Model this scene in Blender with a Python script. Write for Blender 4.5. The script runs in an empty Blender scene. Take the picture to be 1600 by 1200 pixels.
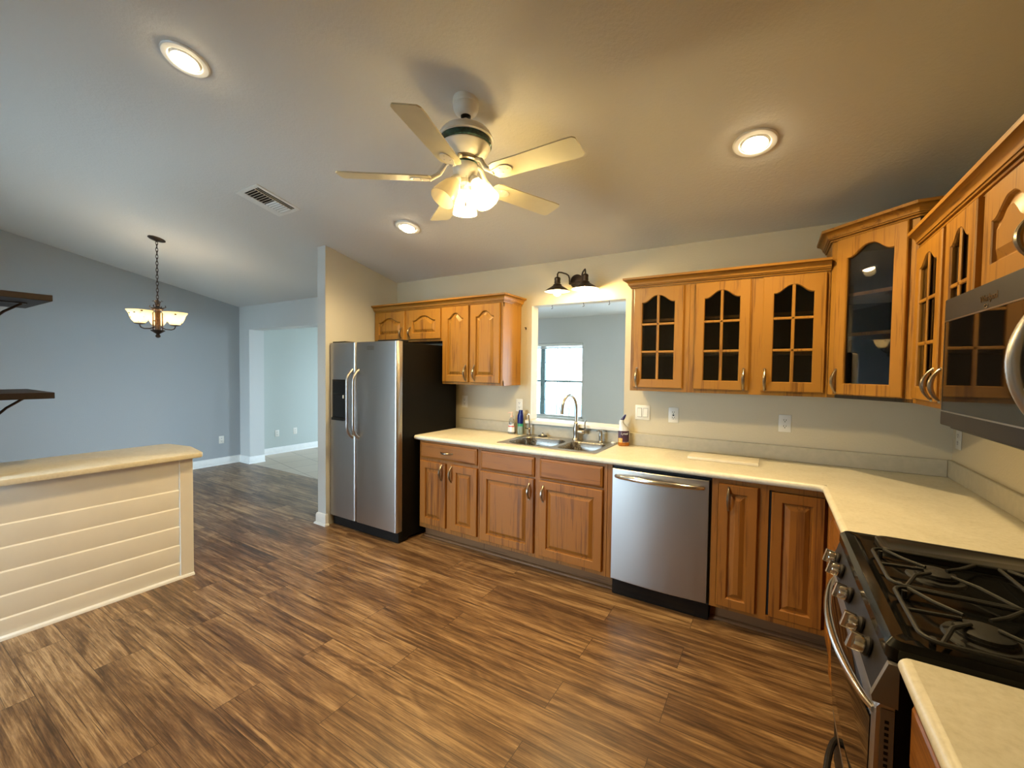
import bpy, bmesh, math, random
from mathutils import Vector, Matrix
random.seed(7)
PI = math.pi
S = bpy.context.scene
COL = S.collection

# ------------------------------------------------------------------ camera
cam_d = bpy.data.cameras.new('camera')
cam = bpy.data.objects.new('camera', cam_d)
COL.objects.link(cam)
_yaw, _pitch, _roll, _f = -0.5506, -0.0319, 0.0126, 663.0
_fw = Vector((math.sin(_yaw)*math.cos(_pitch), math.cos(_yaw)*math.cos(_pitch), math.sin(_pitch)))
_r0 = Vector((math.cos(_yaw), -math.sin(_yaw), 0)); _u0 = _r0.cross(_fw)
_r = _r0*math.cos(_roll) + _u0*math.sin(_roll)
_u = -_r0*math.sin(_roll) + _u0*math.cos(_roll)
_m = Matrix(((_r.x, _u.x, -_fw.x), (_r.y, _u.y, -_fw.y), (_r.z, _u.z, -_fw.z))).to_4x4()
_m.translation = Vector((2.4411, -3.3596, 1.4915))
cam.matrix_world = _m
cam_d.sensor_fit = 'HORIZONTAL'; cam_d.sensor_width = 36.0
cam_d.lens = _f/1600*36.0
cam_d.clip_start = 0.02
S.camera = cam

# ------------------------------------------------------------------ world, exposure
W = bpy.data.worlds.new('sky'); S.world = W; W.use_nodes = True
bg = W.node_tree.nodes['Background']
bg.inputs['Color'].default_value = (0.64, 0.84, 1.0, 1); bg.inputs['Strength'].default_value = 10.5
S.view_settings.view_transform = 'Standard'; S.view_settings.look = 'None'
S.view_settings.gamma = 1.0; S.view_settings.use_curve_mapping = False
S.view_settings.exposure = 1.2
S.cycles.use_denoising = True
S.cycles.max_bounces = 10; S.cycles.diffuse_bounces = 5; S.cycles.transparent_max_bounces = 12
S.cycles.caustics_reflective = False; S.cycles.caustics_refractive = False
S.cycles.sample_clamp_indirect = 6.0

def portal(name, loc, sx, sy, rot):
    d = bpy.data.lights.new(name, 'AREA'); d.shape = 'RECTANGLE'; d.size = sx; d.size_y = sy
    d.cycles.is_portal = True
    o = bpy.data.objects.new(name, d); COL.objects.link(o); o.location = loc; o.rotation_euler = rot
    return o
portal('daylight_opening', (-1.7, -5.22, 1.1), 3.0, 2.1, (PI/2, 0, 0))           # glass doors, light heads +y
portal('daylight_opening', (-1.15, 3.62, 1.3), 1.6, 1.3, (-PI/2, 0, 0))
portal('daylight_opening', (2.2, 3.64, 1.05), 2.4, 2.05, (-PI/2, 0, 0))  # guides sky light through the added opening on the right
portal('daylight_opening', (-3.2, 3.64, 1.05), 1.1, 2.05, (-PI/2, 0, 0))  # guides sky light through the added opening on the left

WARM = (1.0, 0.72, 0.33)
def lamp(parent, name, kind, loc, power, color=WARM, radius=0.03, rot=None, spot=None):
    d = bpy.data.lights.new(name, kind); d.energy = power; d.color = color
    if kind == 'AREA': d.shape = 'DISK'; d.size = radius*2
    else: d.shadow_soft_size = radius
    if spot: d.spot_size = spot; d.spot_blend = 0.6
    o = bpy.data.objects.new(name, d); COL.objects.link(o)
    o.parent = parent
    o.location = Vector(loc) - (parent.location if parent else Vector())
    if parent and parent.parent: o.location -= parent.parent.location
    if rot: o.rotation_euler = rot
    return o

# ------------------------------------------------------------------ materials
def new_mat(name):
    m = bpy.data.materials.new(name); m.use_nodes = True
    nt = m.node_tree; b = nt.nodes['Principled BSDF']
    return m, nt, b
def nd(nt, t, **kw):
    n = nt.nodes.new(t)
    for k, v in kw.items():
        if k in n.inputs: n.inputs[k].default_value = v
        else: setattr(n, k, v)
    return n
def ramp(nt, stops):
    r = nt.nodes.new('ShaderNodeValToRGB'); e = r.color_ramp.elements
    while len(e) < len(stops): e.new(0.5)
    for k, (p, c) in zip(e, stops): k.position = p; k.color = (*c, 1)
    return r
def coords(nt, scale, rot=(0,0,0)):
    tc = nd(nt, 'ShaderNodeTexCoord'); mp = nd(nt, 'ShaderNodeMapping'); mp.inputs['Scale'].default_value = scale
    mp.inputs['Rotation'].default_value = rot
    nt.links.new(tc.outputs['Object'], mp.inputs['Vector']); return mp.outputs['Vector']
def bump(nt, b, src, strength, dist=0.002):
    n = nd(nt, 'ShaderNodeBump'); n.inputs['Strength'].default_value = strength; n.inputs['Distance'].default_value = dist
    nt.links.new(src, n.inputs['Height']); nt.links.new(n.outputs['Normal'], b.inputs['Normal'])
def plain(name, color, rough=0.5, metal=0.0, noise=0.0, nscale=20, coat=0.0, bumps=0.0, spec=0.5):
    m, nt, b = new_mat(name)
    b.inputs['Specular IOR Level'].default_value = spec
    b.inputs['Roughness'].default_value = rough; b.inputs['Metallic'].default_value = metal
    b.inputs['Coat Weight'].default_value = coat
    n = nd(nt, 'ShaderNodeTexNoise', Scale=nscale, Detail=3.0)
    nt.links.new(coords(nt, (1,1,1)), n.inputs['Vector'])
    lo = tuple(c*(1-noise) for c in color); hi = tuple(min(1, c*(1+noise)) for c in color)
    r = ramp(nt, [(0.3, lo), (0.7, hi)])
    nt.links.new(n.outputs['Fac'], r.inputs['Fac']); nt.links.new(r.outputs['Color'], b.inputs['Base Color'])
    if bumps: bump(nt, b, n.outputs['Fac'], bumps)
    return m
def paint(name, color, rough=0.6, bs=0.25, scale=90):
    m, nt, b = new_mat(name)
    b.inputs['Base Color'].default_value = (*color, 1); b.inputs['Roughness'].default_value = rough
    n = nd(nt, 'ShaderNodeTexNoise', Scale=scale, Detail=3.0, Roughness=0.6)
    nt.links.new(coords(nt, (1,1,1)), n.inputs['Vector'])
    bump(nt, b, n.outputs['Fac'], bs, 0.004)
    return m
def oak(name, axis, light=(0.31,0.140,0.016), dark=(0.15,0.058,0.006), rough=0.46):
    m, nt, b = new_mat(name)
    a, c = 1.6, 34.0
    sc = {'x': (a,c,c), 'y': (c,a,c), 'z': (c,c,a)}[axis]
    v = coords(nt, sc)
    n1 = nd(nt, 'ShaderNodeTexNoise', Scale=1.0, Detail=5.0, Roughness=0.65, Distortion=0.6)
    nt.links.new(v, n1.inputs['Vector'])
    sc2 = tuple(s*4 if s > 5 else s*2 for s in sc)
    n2 = nd(nt, 'ShaderNodeTexNoise', Scale=1.0, Detail=2.0); nt.links.new(coords(nt, sc2), n2.inputs['Vector'])
    sc3 = tuple(s*0.16 if s > 5 else s*0.9 for s in sc)
    n3 = nd(nt, 'ShaderNodeTexNoise', Scale=1.0, Detail=2.0, Distortion=1.0); nt.links.new(coords(nt, sc3), n3.inputs['Vector'])
    ad = nd(nt, 'ShaderNodeMath', operation='MULTIPLY_ADD'); nt.links.new(n2.outputs['Fac'], ad.inputs[0]); ad.inputs[1].default_value = 0.55
    nt.links.new(n1.outputs['Fac'], ad.inputs[2])
    ad2 = nd(nt, 'ShaderNodeMath', operation='MULTIPLY_ADD'); nt.links.new(n3.outputs['Fac'], ad2.inputs[0]); ad2.inputs[1].default_value = 0.55
    nt.links.new(ad.outputs[0], ad2.inputs[2])
    mid = tuple((x+y)/2 for x, y in zip(light, dark))
    dk2 = tuple(q*0.62 for q in dark)
    r = ramp(nt, [(0.66, dk2), (0.80, dark), (0.94, mid), (1.0, light)])
    nt.links.new(ad2.outputs[0], r.inputs['Fac']); nt.links.new(r.outputs['Color'], b.inputs['Base Color'])
    b.inputs['Roughness'].default_value = rough; b.inputs['Coat Weight'].default_value = 0.06; b.inputs['Coat Roughness'].default_value = 0.25
    b.inputs['Specular IOR Level'].default_value = 0.35
    bump(nt, b, n2.outputs['Fac'], 0.08, 0.001)
    return m
def steel(name, axis='z', color=(0.44,0.42,0.40), rough=0.32, streak=0.12):
    m, nt, b = new_mat(name)
    sc = {'x': (1.5,220,220), 'y': (220,1.5,220), 'z': (220,220,1.5)}[axis]
    n = nd(nt, 'ShaderNodeTexNoise', Scale=1.0, Detail=2.0); nt.links.new(coords(nt, sc), n.inputs['Vector'])
    mr = nd(nt, 'ShaderNodeMapRange'); mr.inputs['To Min'].default_value = rough-streak*0.5; mr.inputs['To Max'].default_value = rough+streak
    nt.links.new(n.outputs['Fac'], mr.inputs['Value']); nt.links.new(mr.outputs['Result'], b.inputs['Roughness'])
    b.inputs['Base Color'].default_value = (*color, 1); b.inputs['Metallic'].default_value = 1.0
    bump(nt, b, n.outputs['Fac'], 0.05, 0.0004)
    return m
def emit(name, color, strength):
    m, nt, b = new_mat(name)
    b.inputs['Base Color'].default_value = (0.9,0.9,0.85,1)
    b.inputs['Emission Color'].default_value = (*color, 1); b.inputs['Emission Strength'].default_value = strength
    return m
def glass_pane(name, tint=(0.72,0.70,0.67)):
    m, nt, b = new_mat(name); nt.nodes.remove(b)
    out = nt.nodes['Material Output']
    t = nd(nt, 'ShaderNodeBsdfTransparent'); t.inputs['Color'].default_value = (*tint, 1)
    g = nd(nt, 'ShaderNodeBsdfGlossy'); g.inputs['Roughness'].default_value = 0.015
    fr = nd(nt, 'ShaderNodeFresnel'); fr.inputs['IOR'].default_value = 1.5
    mx = nd(nt, 'ShaderNodeMixShader')
    nt.links.new(fr.outputs[0], mx.inputs[0]); nt.links.new(t.outputs[0], mx.inputs[1]); nt.links.new(g.outputs[0], mx.inputs[2])
    nt.links.new(mx.outputs[0], out.inputs['Surface'])
    return m
def clear_plastic(name, color, trans=0.8, rough=0.15):
    m, nt, b = new_mat(name)
    b.inputs['Base Color'].default_value = (*color, 1); b.inputs['Transmission Weight'].default_value = trans
    b.inputs['Roughness'].default_value = rough; b.inputs['IOR'].default_value = 1.3
    return m
def shade_glass(name, color, trans=0.6, spots=False, clear=0.3):
    m, nt, b = new_mat(name); nt.nodes.remove(b)
    out = nt.nodes['Material Output']
    t = nd(nt, 'ShaderNodeBsdfTranslucent'); t.inputs['Color'].default_value = (*color, 1)
    d = nd(nt, 'ShaderNodeBsdfDiffuse'); d.inputs['Color'].default_value = (*color, 1)
    mx = nd(nt, 'ShaderNodeMixShader'); mx.inputs[0].default_value = trans
    nt.links.new(d.outputs[0], mx.inputs[1]); nt.links.new(t.outputs[0], mx.inputs[2])
    g = nd(nt, 'ShaderNodeBsdfGlossy'); g.inputs['Roughness'].default_value = 0.1
    tp = nd(nt, 'ShaderNodeBsdfTransparent'); tp.inputs['Color'].default_value = (*color, 1)
    m3 = nd(nt, 'ShaderNodeMixShader'); m3.inputs[0].default_value = clear
    nt.links.new(mx.outputs[0], m3.inputs[1]); nt.links.new(tp.outputs[0], m3.inputs[2])
    m2 = nd(nt, 'ShaderNodeMixShader'); m2.inputs[0].default_value = 0.06
    nt.links.new(m3.outputs[0], m2.inputs[1]); nt.links.new(g.outputs[0], m2.inputs[2])
    if spots:
        v = nd(nt, 'ShaderNodeTexVoronoi'); v.inputs['Scale'].default_value = 17.0
        nt.links.new(coords(nt, (1,1,1.6)), v.inputs['Vector'])
        r = ramp(nt, [(0.17, (0.06,0.03,0.01)), (0.21, color)])
        nt.links.new(v.outputs['Distance'], r.inputs['Fac'])
        nt.links.new(r.outputs['Color'], t.inputs['Color']); nt.links.new(r.outputs['Color'], d.inputs['Color'])
    nt.links.new(m2.outputs[0], out.inputs['Surface'])
    return m
def plank_floor():
    m, nt, b = new_mat('plank_floor')
    L = nt.links.new
    tc = nd(nt, 'ShaderNodeTexCoord')
    br = nd(nt, 'ShaderNodeTexBrick'); br.offset = 0.37; br.offset_frequency = 2
    br.inputs['Color1'].default_value = (0,0,0,1); br.inputs['Color2'].default_value = (1,1,1,1); br.inputs['Mortar'].default_value = (0.5,0.5,0.5,1)
    br.inputs['Scale'].default_value = 1.0; br.inputs['Brick Width'].default_value = 1.21; br.inputs['Row Height'].default_value = 0.195
    br.inputs['Mortar Size'].default_value = 0.0014; br.inputs['Mortar Smooth'].default_value = 0.2; br.inputs['Bias'].default_value = 0.0
    mp0 = nd(nt, 'ShaderNodeMapping'); mp0.inputs['Location'].default_value = (0.35, 0.155, 0)
    L(tc.outputs['Object'], mp0.inputs['Vector']); L(mp0.outputs['Vector'], br.inputs['Vector'])
    sep = nd(nt, 'ShaderNodeSeparateColor'); L(br.outputs['Color'], sep.inputs[0])
    off = nd(nt, 'ShaderNodeMath', operation='MULTIPLY'); L(sep.outputs[0], off.inputs[0]); off.inputs[1].default_value = 37.0
    cmb = nd(nt, 'ShaderNodeCombineXYZ'); L(off.outputs[0], cmb.inputs['X']); L(off.outputs[0], cmb.inputs['Z'])
    def grain(sx, sy, detail, dist, rough=0.6):
        mp = nd(nt, 'ShaderNodeMapping'); mp.inputs['Scale'].default_value = (sx, sy, 1)
        L(tc.outputs['Object'], mp.inputs['Vector'])
        va = nd(nt, 'ShaderNodeVectorMath', operation='ADD'); L(mp.outputs['Vector'], va.inputs[0]); L(cmb.outputs[0], va.inputs[1])
        n = nd(nt, 'ShaderNodeTexNoise', Scale=1.0, Detail=detail, Distortion=dist, Roughness=rough)
        L(va.outputs[0], n.inputs['Vector']); return n.outputs['Fac']
    g1 = grain(1.0, 27, 7.0, 0.9, 0.66)      # broad streaks
    g2 = grain(4.5, 130, 6.0, 0.4, 0.85)      # fine grain
    g3 = grain(1.3, 6, 3.0, 1.4)             # tone patches
    g4 = grain(1.4, 62, 6.0, 0.9, 0.72)      # dark mineral streaks
    # cathedral figure: contour bands of a stretched noise
    f0 = grain(0.75, 3.6, 2.0, 0.5, 0.5)
    fm = nd(nt, 'ShaderNodeMath', operation='MULTIPLY'); L(f0, fm.inputs[0]); fm.inputs[1].default_value = 95.0
    fs = nd(nt, 'ShaderNodeMath', operation='SINE'); L(fm.outputs[0], fs.inputs[0])
    def mad(a, k, b):
        n = nd(nt, 'ShaderNodeMath', operation='MULTIPLY_ADD'); L(a, n.inputs[0]); n.inputs[1].default_value = k
        if b is None: n.inputs[2].default_value = 0.0
        else: L(b, n.inputs[2])
        return n.outputs[0]
    t = mad(g2, 0.95, g1); t = mad(g3, 0.55, t); t = mad(fs.outputs[0], 0.030, t); t = mad(sep.outputs[0], 0.10, t)
    mr = nd(nt, 'ShaderNodeMapRange'); mr.inputs['From Min'].default_value = 0.90; mr.inputs['From Max'].default_value = 1.70
    L(t, mr.inputs['Value'])
    r = ramp(nt, [(0.16, (0.032,0.016,0.009)), (0.36, (0.092,0.046,0.021)), (0.56, (0.185,0.102,0.046)), (0.78, (0.36,0.225,0.112))])
    L(mr.outputs['Result'], r.inputs['Fac'])
    dk = nd(nt, 'ShaderNodeMapRange'); dk.inputs['From Min'].default_value = 0.57; dk.inputs['From Max'].default_value = 0.66; dk.inputs['To Max'].default_value = 0.9
    L(g4, dk.inputs['Value'])
    mdk = nd(nt, 'ShaderNodeMix'); mdk.data_type = 'RGBA'; mdk.inputs['B'].default_value = (0.030,0.015,0.009,1)
    L(dk.outputs['Result'], mdk.inputs['Factor']); L(r.outputs['Color'], mdk.inputs['A'])
    mx = nd(nt, 'ShaderNodeMix'); mx.data_type = 'RGBA'; mx.inputs['B'].default_value = (0.035,0.018,0.010,1)
    L(br.outputs['Fac'], mx.inputs['Factor']); L(mdk.outputs['Result'], mx.inputs['A'])
    L(mx.outputs['Result'], b.inputs['Base Color'])
    mr2 = nd(nt, 'ShaderNodeMapRange'); mr2.inputs['To Min'].default_value = 0.42; mr2.inputs['To Max'].default_value = 0.26
    L(g2, mr2.inputs['Value']); L(mr2.outputs['Result'], b.inputs['Roughness'])
    sb = nd(nt, 'ShaderNodeMath', operation='MULTIPLY_ADD'); L(br.outputs['Fac'], sb.inputs[0]); sb.inputs[1].default_value = -2.0; L(g2, sb.inputs[2])
    bump(nt, b, sb.outputs[0], 0.12, 0.0012)
    return m
def tile_mat():
    m, nt, b = new_mat('beige_tile')
    br = nd(nt, 'ShaderNodeTexBrick'); br.offset = 0.0
    br.inputs['Color1'].default_value = (0.40,0.32,0.23,1); br.inputs['Color2'].default_value = (0.44,0.36,0.27,1); br.inputs['Mortar'].default_value = (0.22,0.17,0.12,1)
    br.inputs['Scale'].default_value = 1.0; br.inputs['Brick Width'].default_value = 0.45; br.inputs['Row Height'].default_value = 0.45; br.inputs['Mortar Size'].default_value = 0.006
    nt.links.new(coords(nt, (1,1,1), (0,0,0.2)), br.inputs['Vector'])
    nt.links.new(br.outputs['Color'], b.inputs['Base Color']); b.inputs['Roughness'].default_value = 0.35
    return m
def laminate():
    m, nt, b = new_mat('cream_laminate')
    n = nd(nt, 'ShaderNodeTexNoise', Scale=55.0, Detail=6.0, Roughness=0.7); nt.links.new(coords(nt, (1,1,1)), n.inputs['Vector'])
    n2 = nd(nt, 'ShaderNodeTexNoise', Scale=6.0, Detail=4.0, Distortion=1.5); nt.links.new(coords(nt, (1,1,1)), n2.inputs['Vector'])
    mx = nd(nt, 'ShaderNodeMath', operation='MULTIPLY_ADD'); nt.links.new(n2.outputs['Fac'], mx.inputs[0]); mx.inputs[1].default_value = 0.6; nt.links.new(n.outputs['Fac'], mx.inputs[2])
    r = ramp(nt, [(0.45, (0.52,0.48,0.37)), (0.75, (0.64,0.60,0.49)), (1.0, (0.71,0.67,0.57))])
    nt.links.new(mx.outputs[0], r.inputs['Fac']); nt.links.new(r.outputs['Color'], b.inputs['Base Color'])
    b.inputs['Roughness'].default_value = 0.36
    return m

M = dict(
    wall=paint('kitchen_wall_paint', (0.54,0.475,0.345)),
    dwall=paint('dining_wall_paint', (0.34,0.36,0.37)),
    pwall=paint('daylit_wall_paint', (0.54,0.54,0.52)),  # paler, cooler wall paint making up for missing daylight on the partition
    bwall=paint('back_room_paint', (0.60,0.60,0.60)),
    hwall=paint('hall_wall_paint', (0.44,0.48,0.45)),
    ceil=paint('ceiling_paint', (0.64,0.63,0.61), 0.7, 0.5, 60),
    white=plain('white_trim_paint', (0.74,0.73,0.70), 0.35, noise=0.03),
    splash=plain('shaded_splash_laminate', (0.44,0.40,0.31), 0.45, noise=0.06, nscale=30),  # laminate darkened to stand for the grazing light on the backsplash
    cream=plain('cream_panel_paint', (0.74,0.71,0.64), 0.45, noise=0.03, nscale=6),
    floor=plank_floor(), tile=tile_mat(), lam=laminate(),
    oz=oak('oak_vertical_grain', 'z'), ox=oak('oak_grain_along_wall', 'x'), oy=oak('oak_grain_along_side', 'y'),
    lz=oak('shaded_oak_vertical_grain', 'z', (0.275,0.098,0.012), (0.135,0.042,0.005)), lx=oak('shaded_oak_grain_along_wall', 'x', (0.275,0.098,0.012), (0.135,0.042,0.005)),  # same oak darkened, putting the dimmer light low down into its colour
    ly=oak('shaded_oak_grain_along_side', 'y', (0.275,0.098,0.012), (0.135,0.042,0.005)),
    toe=oak('toe_kick_oak', 'x', (0.17,0.075,0.024), (0.09,0.036,0.011), 0.7),
    inner=oak('shade_dark_interior', 'z', (0.022,0.016,0.011), (0.013,0.009,0.006), 0.7),  # near-black tone stands in for the shade inside the cabinets
    steel_z=steel('brushed_steel_upright', 'z'), steel_x=steel('brushed_steel_crosswise', 'x'), steel_y=steel('brushed_steel_sidewise', 'y'), steel_b=steel('shaded_bowl_steel', 'x', (0.34,0.32,0.29), 0.24),  # bowl steel is the deck steel darkened for the shade inside
    steel_d=plain('dark_stainless', (0.022,0.018,0.017), 0.55, 0.35, noise=0.05, nscale=60, spec=0.25),
    endcap=plain('grey_painted_steel', (0.20,0.185,0.185), 0.4, 0.2),
    chrome=plain('polished_steel', (0.72,0.70,0.67), 0.16, 1.0),
    nickel=plain('brushed_nickel', (0.40,0.37,0.33), 0.28, 1.0),
    pewter=plain('antique_pewter', (0.33,0.28,0.22), 0.30, 1.0, noise=0.15),
    bronze=plain('dark_bronze', (0.045,0.030,0.022), 0.42, 0.7, noise=0.2),
    black=plain('black_enamel', (0.006,0.006,0.006), 0.14, spec=0.3),
    blackm=plain('black_textured_steel', (0.005,0.0045,0.004), 0.5, noise=0.2, nscale=200, bumps=0.1, spec=0.12),
    iron=plain('cast_iron', (0.020,0.019,0.018), 0.55, noise=0.2, nscale=300, spec=0.3),
    dkplastic=plain('black_plastic', (0.008,0.008,0.008), 0.4, spec=0.2),
    dglass=plain('black_glass', (0.006,0.005,0.005), 0.03, spec=0.5),
    griddle=plain('dark_griddle_plate', (0.045,0.040,0.036), 0.28, 0.5),
    plastic=plain('ivory_plastic', (0.70,0.67,0.60), 0.35),
    slot=plain('dark_slot', (0.010,0.010,0.010), 0.6, spec=0.2),
    wplastic=plain('white_plastic', (0.80,0.80,0.80), 0.3),
    glass=glass_pane('cabinet_glass'),
    winglass=glass_pane('window_glass', (0.95,0.97,0.98)),
    fanw=plain('fan_white_enamel', (0.74,0.72,0.66), 0.30),
    blade=plain('fan_blade_lamp_cream', (0.70,0.645,0.46), 0.45, noise=0.04, nscale=8),  # aged cream plus the yellow of lamplight put into the white blades
    green=plain('dark_green_band', (0.015,0.055,0.045), 0.25, noise=0.6, nscale=60),
    frost=shade_glass('frosted_glass', (0.90,0.86,0.76), 0.75),
    amber=shade_glass('tea_stained_glass', (0.92,0.82,0.62), 0.75, True, 0.12),
    bulb=emit('lit_bulb', (1.0,0.80,0.48), 60.0),
    bulbdim=emit('lit_bulb_soft', (1.0,0.78,0.45), 6.0),
    offbulb=plain('unlit_bulb_glass', (0.80,0.76,0.66), 0.25),
    lens=emit('can_light_bulb', (1.0,0.80,0.48), 20.0),
    espresso=oak('espresso_wood', 'x', (0.012,0.0045,0.0038), (0.006,0.0025,0.002), 0.6),
    navy=plain('navy_cap_plastic', (0.012,0.014,0.11), 0.3),
    bluesoap=clear_plastic('blue_soap', (0.012,0.02,0.16), 0.2),
    greensoap=plain('green_label', (0.03,0.28,0.16), 0.4),
    clear=clear_plastic('clear_bottle', (0.80,0.80,0.78), 0.85),
    redlabel=plain('red_label_band', (0.55,0.10,0.08), 0.4),
    amberliq=clear_plastic('amber_cleaner', (0.60,0.20,0.03), 0.4),
    purple=plain('purple_label', (0.055,0.022,0.055), 0.4),
    orange=plain('orange_emblem', (0.75,0.40,0.10), 0.4, noise=0.3, nscale=120),
    rubber=plain('black_rubber', (0.015,0.015,0.015), 0.5),
    board=plain('cream_cutting_board', (0.68,0.62,0.50), 0.4, noise=0.05),
    teal=plain('grey_teal_frame', (0.20,0.30,0.32), 0.5, noise=0.2, nscale=40),
    fence=plain('pale_blue_fence', (0.16,0.36,0.48), 0.7, noise=0.3, nscale=12),
    paving=plain('grey_paving', (0.42,0.43,0.42), 0.8, noise=0.1),
    patio=plain('pale_concrete', (0.60,0.60,0.58), 0.8, noise=0.1),
)

# ------------------------------------------------------------------ mesh helpers
class MB:
    def __init__(s): s.bm = bmesh.new()
    def box(s, x0, x1, y0, y1, z0, z1, bev=0.0, seg=1, F=None):
        P = [(x0,y0,z0),(x1,y0,z0),(x1,y1,z0),(x0,y1,z0),(x0,y0,z1),(x1,y0,z1),(x1,y1,z1),(x0,y1,z1)]
        if F: P = [F(*p) for p in P]
        v = [s.bm.verts.new(p) for p in P]
        fs = [s.bm.faces.new([v[i] for i in q]) for q in ((0,3,2,1),(4,5,6,7),(0,1,5,4),(1,2,6,5),(2,3,7,6),(3,0,4,7))]
        if bev > 0:
            es = list({e for f in fs for e in f.edges})
            bmesh.ops.bevel(s.bm, geom=es, offset=bev, segments=seg, affect='EDGES', profile=0.5, clamp_overlap=True)
        return s
    def loft(s, loops, cap0=True, cap1=True, closed=True):
        R = [[s.bm.verts.new(p) for p in L] for L in loops]
        n = len(R[0])
        for a, b in zip(R, R[1:]):
            for i in range(n if closed else n-1):
                j = (i+1) % n
                try: s.bm.faces.new((a[i], a[j], b[j], b[i]))
                except ValueError: pass
        if cap0: s.bm.faces.new(R[0][::-1])
        if cap1: s.bm.faces.new(R[-1])
        return R
    def lathe(s, prof, c, axis=(0,0,1), n=32, cap0=True, cap1=True):
        ax = Vector(axis).normalized(); t = Vector((1,0,0)) if abs(ax.x) < .9 else Vector((0,1,0))
        a = ax.cross(t).normalized(); b = ax.cross(a); c = Vector(c)
        loops = [[c + ax*h + (a*math.cos(2*PI*i/n) + b*math.sin(2*PI*i/n))*max(r, 1e-4) for i in range(n)] for r, h in prof]
        s.loft(loops, cap0, cap1); return s
    def cyl(s, p0, p1, r0, r1=None, n=20):
        p0, p1 = Vector(p0), Vector(p1)
        return s.lathe([(r0,0),(r0 if r1 is None else r1,(p1-p0).length)], p0, p1-p0, n)
    def tube(s, pts, r, n=10, cap=True, flat=1.0):
        pts = [Vector(p) for p in pts]; k = len(pts)
        rs = r if isinstance(r, (list, tuple)) else [r]*k
        tg = [(pts[min(i+1,k-1)] - pts[max(i-1,0)]).normalized() for i in range(k)]
        ref = Vector((0,0,1)) if abs(tg[0].z) < .9 else Vector((1,0,0))
        a = tg[0].cross(ref).normalized(); loops = []
        for i in range(k):
            a = (a - tg[i]*a.dot(tg[i])).normalized(); b = tg[i].cross(a)
            loops.append([pts[i] + (a*math.cos(2*PI*j/n)*flat + b*math.sin(2*PI*j/n))*rs[i] for j in range(n)])
        s.loft(loops, cap, cap); return s
    def poly(s, loops_out_in, to3):                       # planar face with holes
        es = []
        for L in loops_out_in:
            v = [s.bm.verts.new(to3(p)) for p in L]
            es += [s.bm.edges.new((v[i], v[(i+1) % len(v)])) for i in range(len(v))]
        bmesh.ops.triangle_fill(s.bm, use_beauty=True, use_dissolve=False, edges=es); return s
    def slab(s, loops, to3a, to3b):                       # plate with holes between two planes
        s.poly(loops, to3a); s.poly(loops, to3b)
        for L in loops: s.loft([[to3a(p) for p in L], [to3b(p) for p in L]], False, False)
        return s
    def sweep(s, path, prof, z, close_ends=True):         # prof (out, up) on the right of a 2D path
        P = [Vector(p) for p in path]; k = len(P); loops = []
        for i in range(k):
            d0 = (P[i]-P[i-1]).normalized() if i else None
            d1 = (P[i+1]-P[i]).normalized() if i < k-1 else None
            d0 = d0 or d1; d1 = d1 or d0
            n0, n1 = Vector((d0.y,-d0.x)), Vector((d1.y,-d1.x)); nn = (n0+n1).normalized(); nn /= max(nn.dot(n0), .3)
            loops.append([(P[i].x+nn.x*o, P[i].y+nn.y*o, z+h) for o, h in prof])
        s.loft(loops, close_ends, close_ends); return s
    def build(s, name, mat, parent=None, origin=None, smooth=True, kind=None, ang=32):
        bm = s.bm
        bmesh.ops.remove_doubles(bm, verts=bm.verts, dist=1e-5)
        bmesh.ops.recalc_face_normals(bm, faces=bm.faces)
        org = Vector(parent['_w']) if parent else Vector(origin or (0,0,0))
        for v in bm.verts: v.co -= org
        if smooth:
            for f in bm.faces: f.smooth = True
            for e in bm.edges:
                if len(e.link_faces) != 2 or e.calc_face_angle(0) > math.radians(ang): e.smooth = False
        me = bpy.data.meshes.new(name); bm.to_mesh(me); bm.free()
        me.materials.append(mat)
        o = bpy.data.objects.new(name, me); COL.objects.link(o)
        o.parent = parent
        if not parent: o.location = org
        o['_w'] = tuple(org)
        if kind: o['kind'] = kind
        return o

def tag(o, label, cat, group=None, kind=None):
    o['label'] = label; o['category'] = cat
    if group: o['group'] = group
    if kind: o['kind'] = kind
    return o
def thing(name, label, cat, loc, group=None):
    o = bpy.data.objects.new(name, None); COL.objects.link(o); o.location = loc; o.empty_display_size = 0.1
    o['_w'] = tuple(loc)
    return tag(o, label, cat, group)
def struct(name, mb, mat, label, cat, origin=(0,0,0), smooth=False):
    o = mb.build(name, mat, None, origin, smooth); return tag(o, label, cat, None, 'structure')
def copy_thing(root, loc, label, name=None):
    r = root.copy(); COL.objects.link(r); r.location = loc; r['label'] = label; r['_w'] = tuple(loc)
    for ch in [c for c in root.children]:
        c = ch.copy(); COL.objects.link(c); c.parent = r
        for g in [q for q in ch.children]:
            d = g.copy(); COL.objects.link(d); d.parent = c
    return r
def text_part(name, body, size, mat, parent, o, u, v, extrude=0.0006, shear=0.0):
    cu = bpy.data.curves.new(name, 'FONT'); cu.body = body; cu.size = size; cu.extrude = extrude; cu.align_x = 'CENTER'; cu.align_y = 'CENTER'; cu.shear = shear
    t = bpy.data.objects.new(name, cu); COL.objects.link(t)
    bpy.context.view_layer.update()
    me = bpy.data.meshes.new_from_object(t.evaluated_get(bpy.context.evaluated_depsgraph_get()))
    bpy.data.objects.remove(t)
    u, v = Vector(u).normalized(), Vector(v).normalized(); w = u.cross(v); org = Vector(parent['_w'])
    for q in me.vertices: q.co = Vector(o) + u*q.co.x + v*q.co.y + w*q.co.z - org
    me.materials.clear(); me.materials.append(mat)
    ob = bpy.data.objects.new(name, me); COL.objects.link(ob); ob.parent = parent; ob['_w'] = tuple(org)
    return ob
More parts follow.
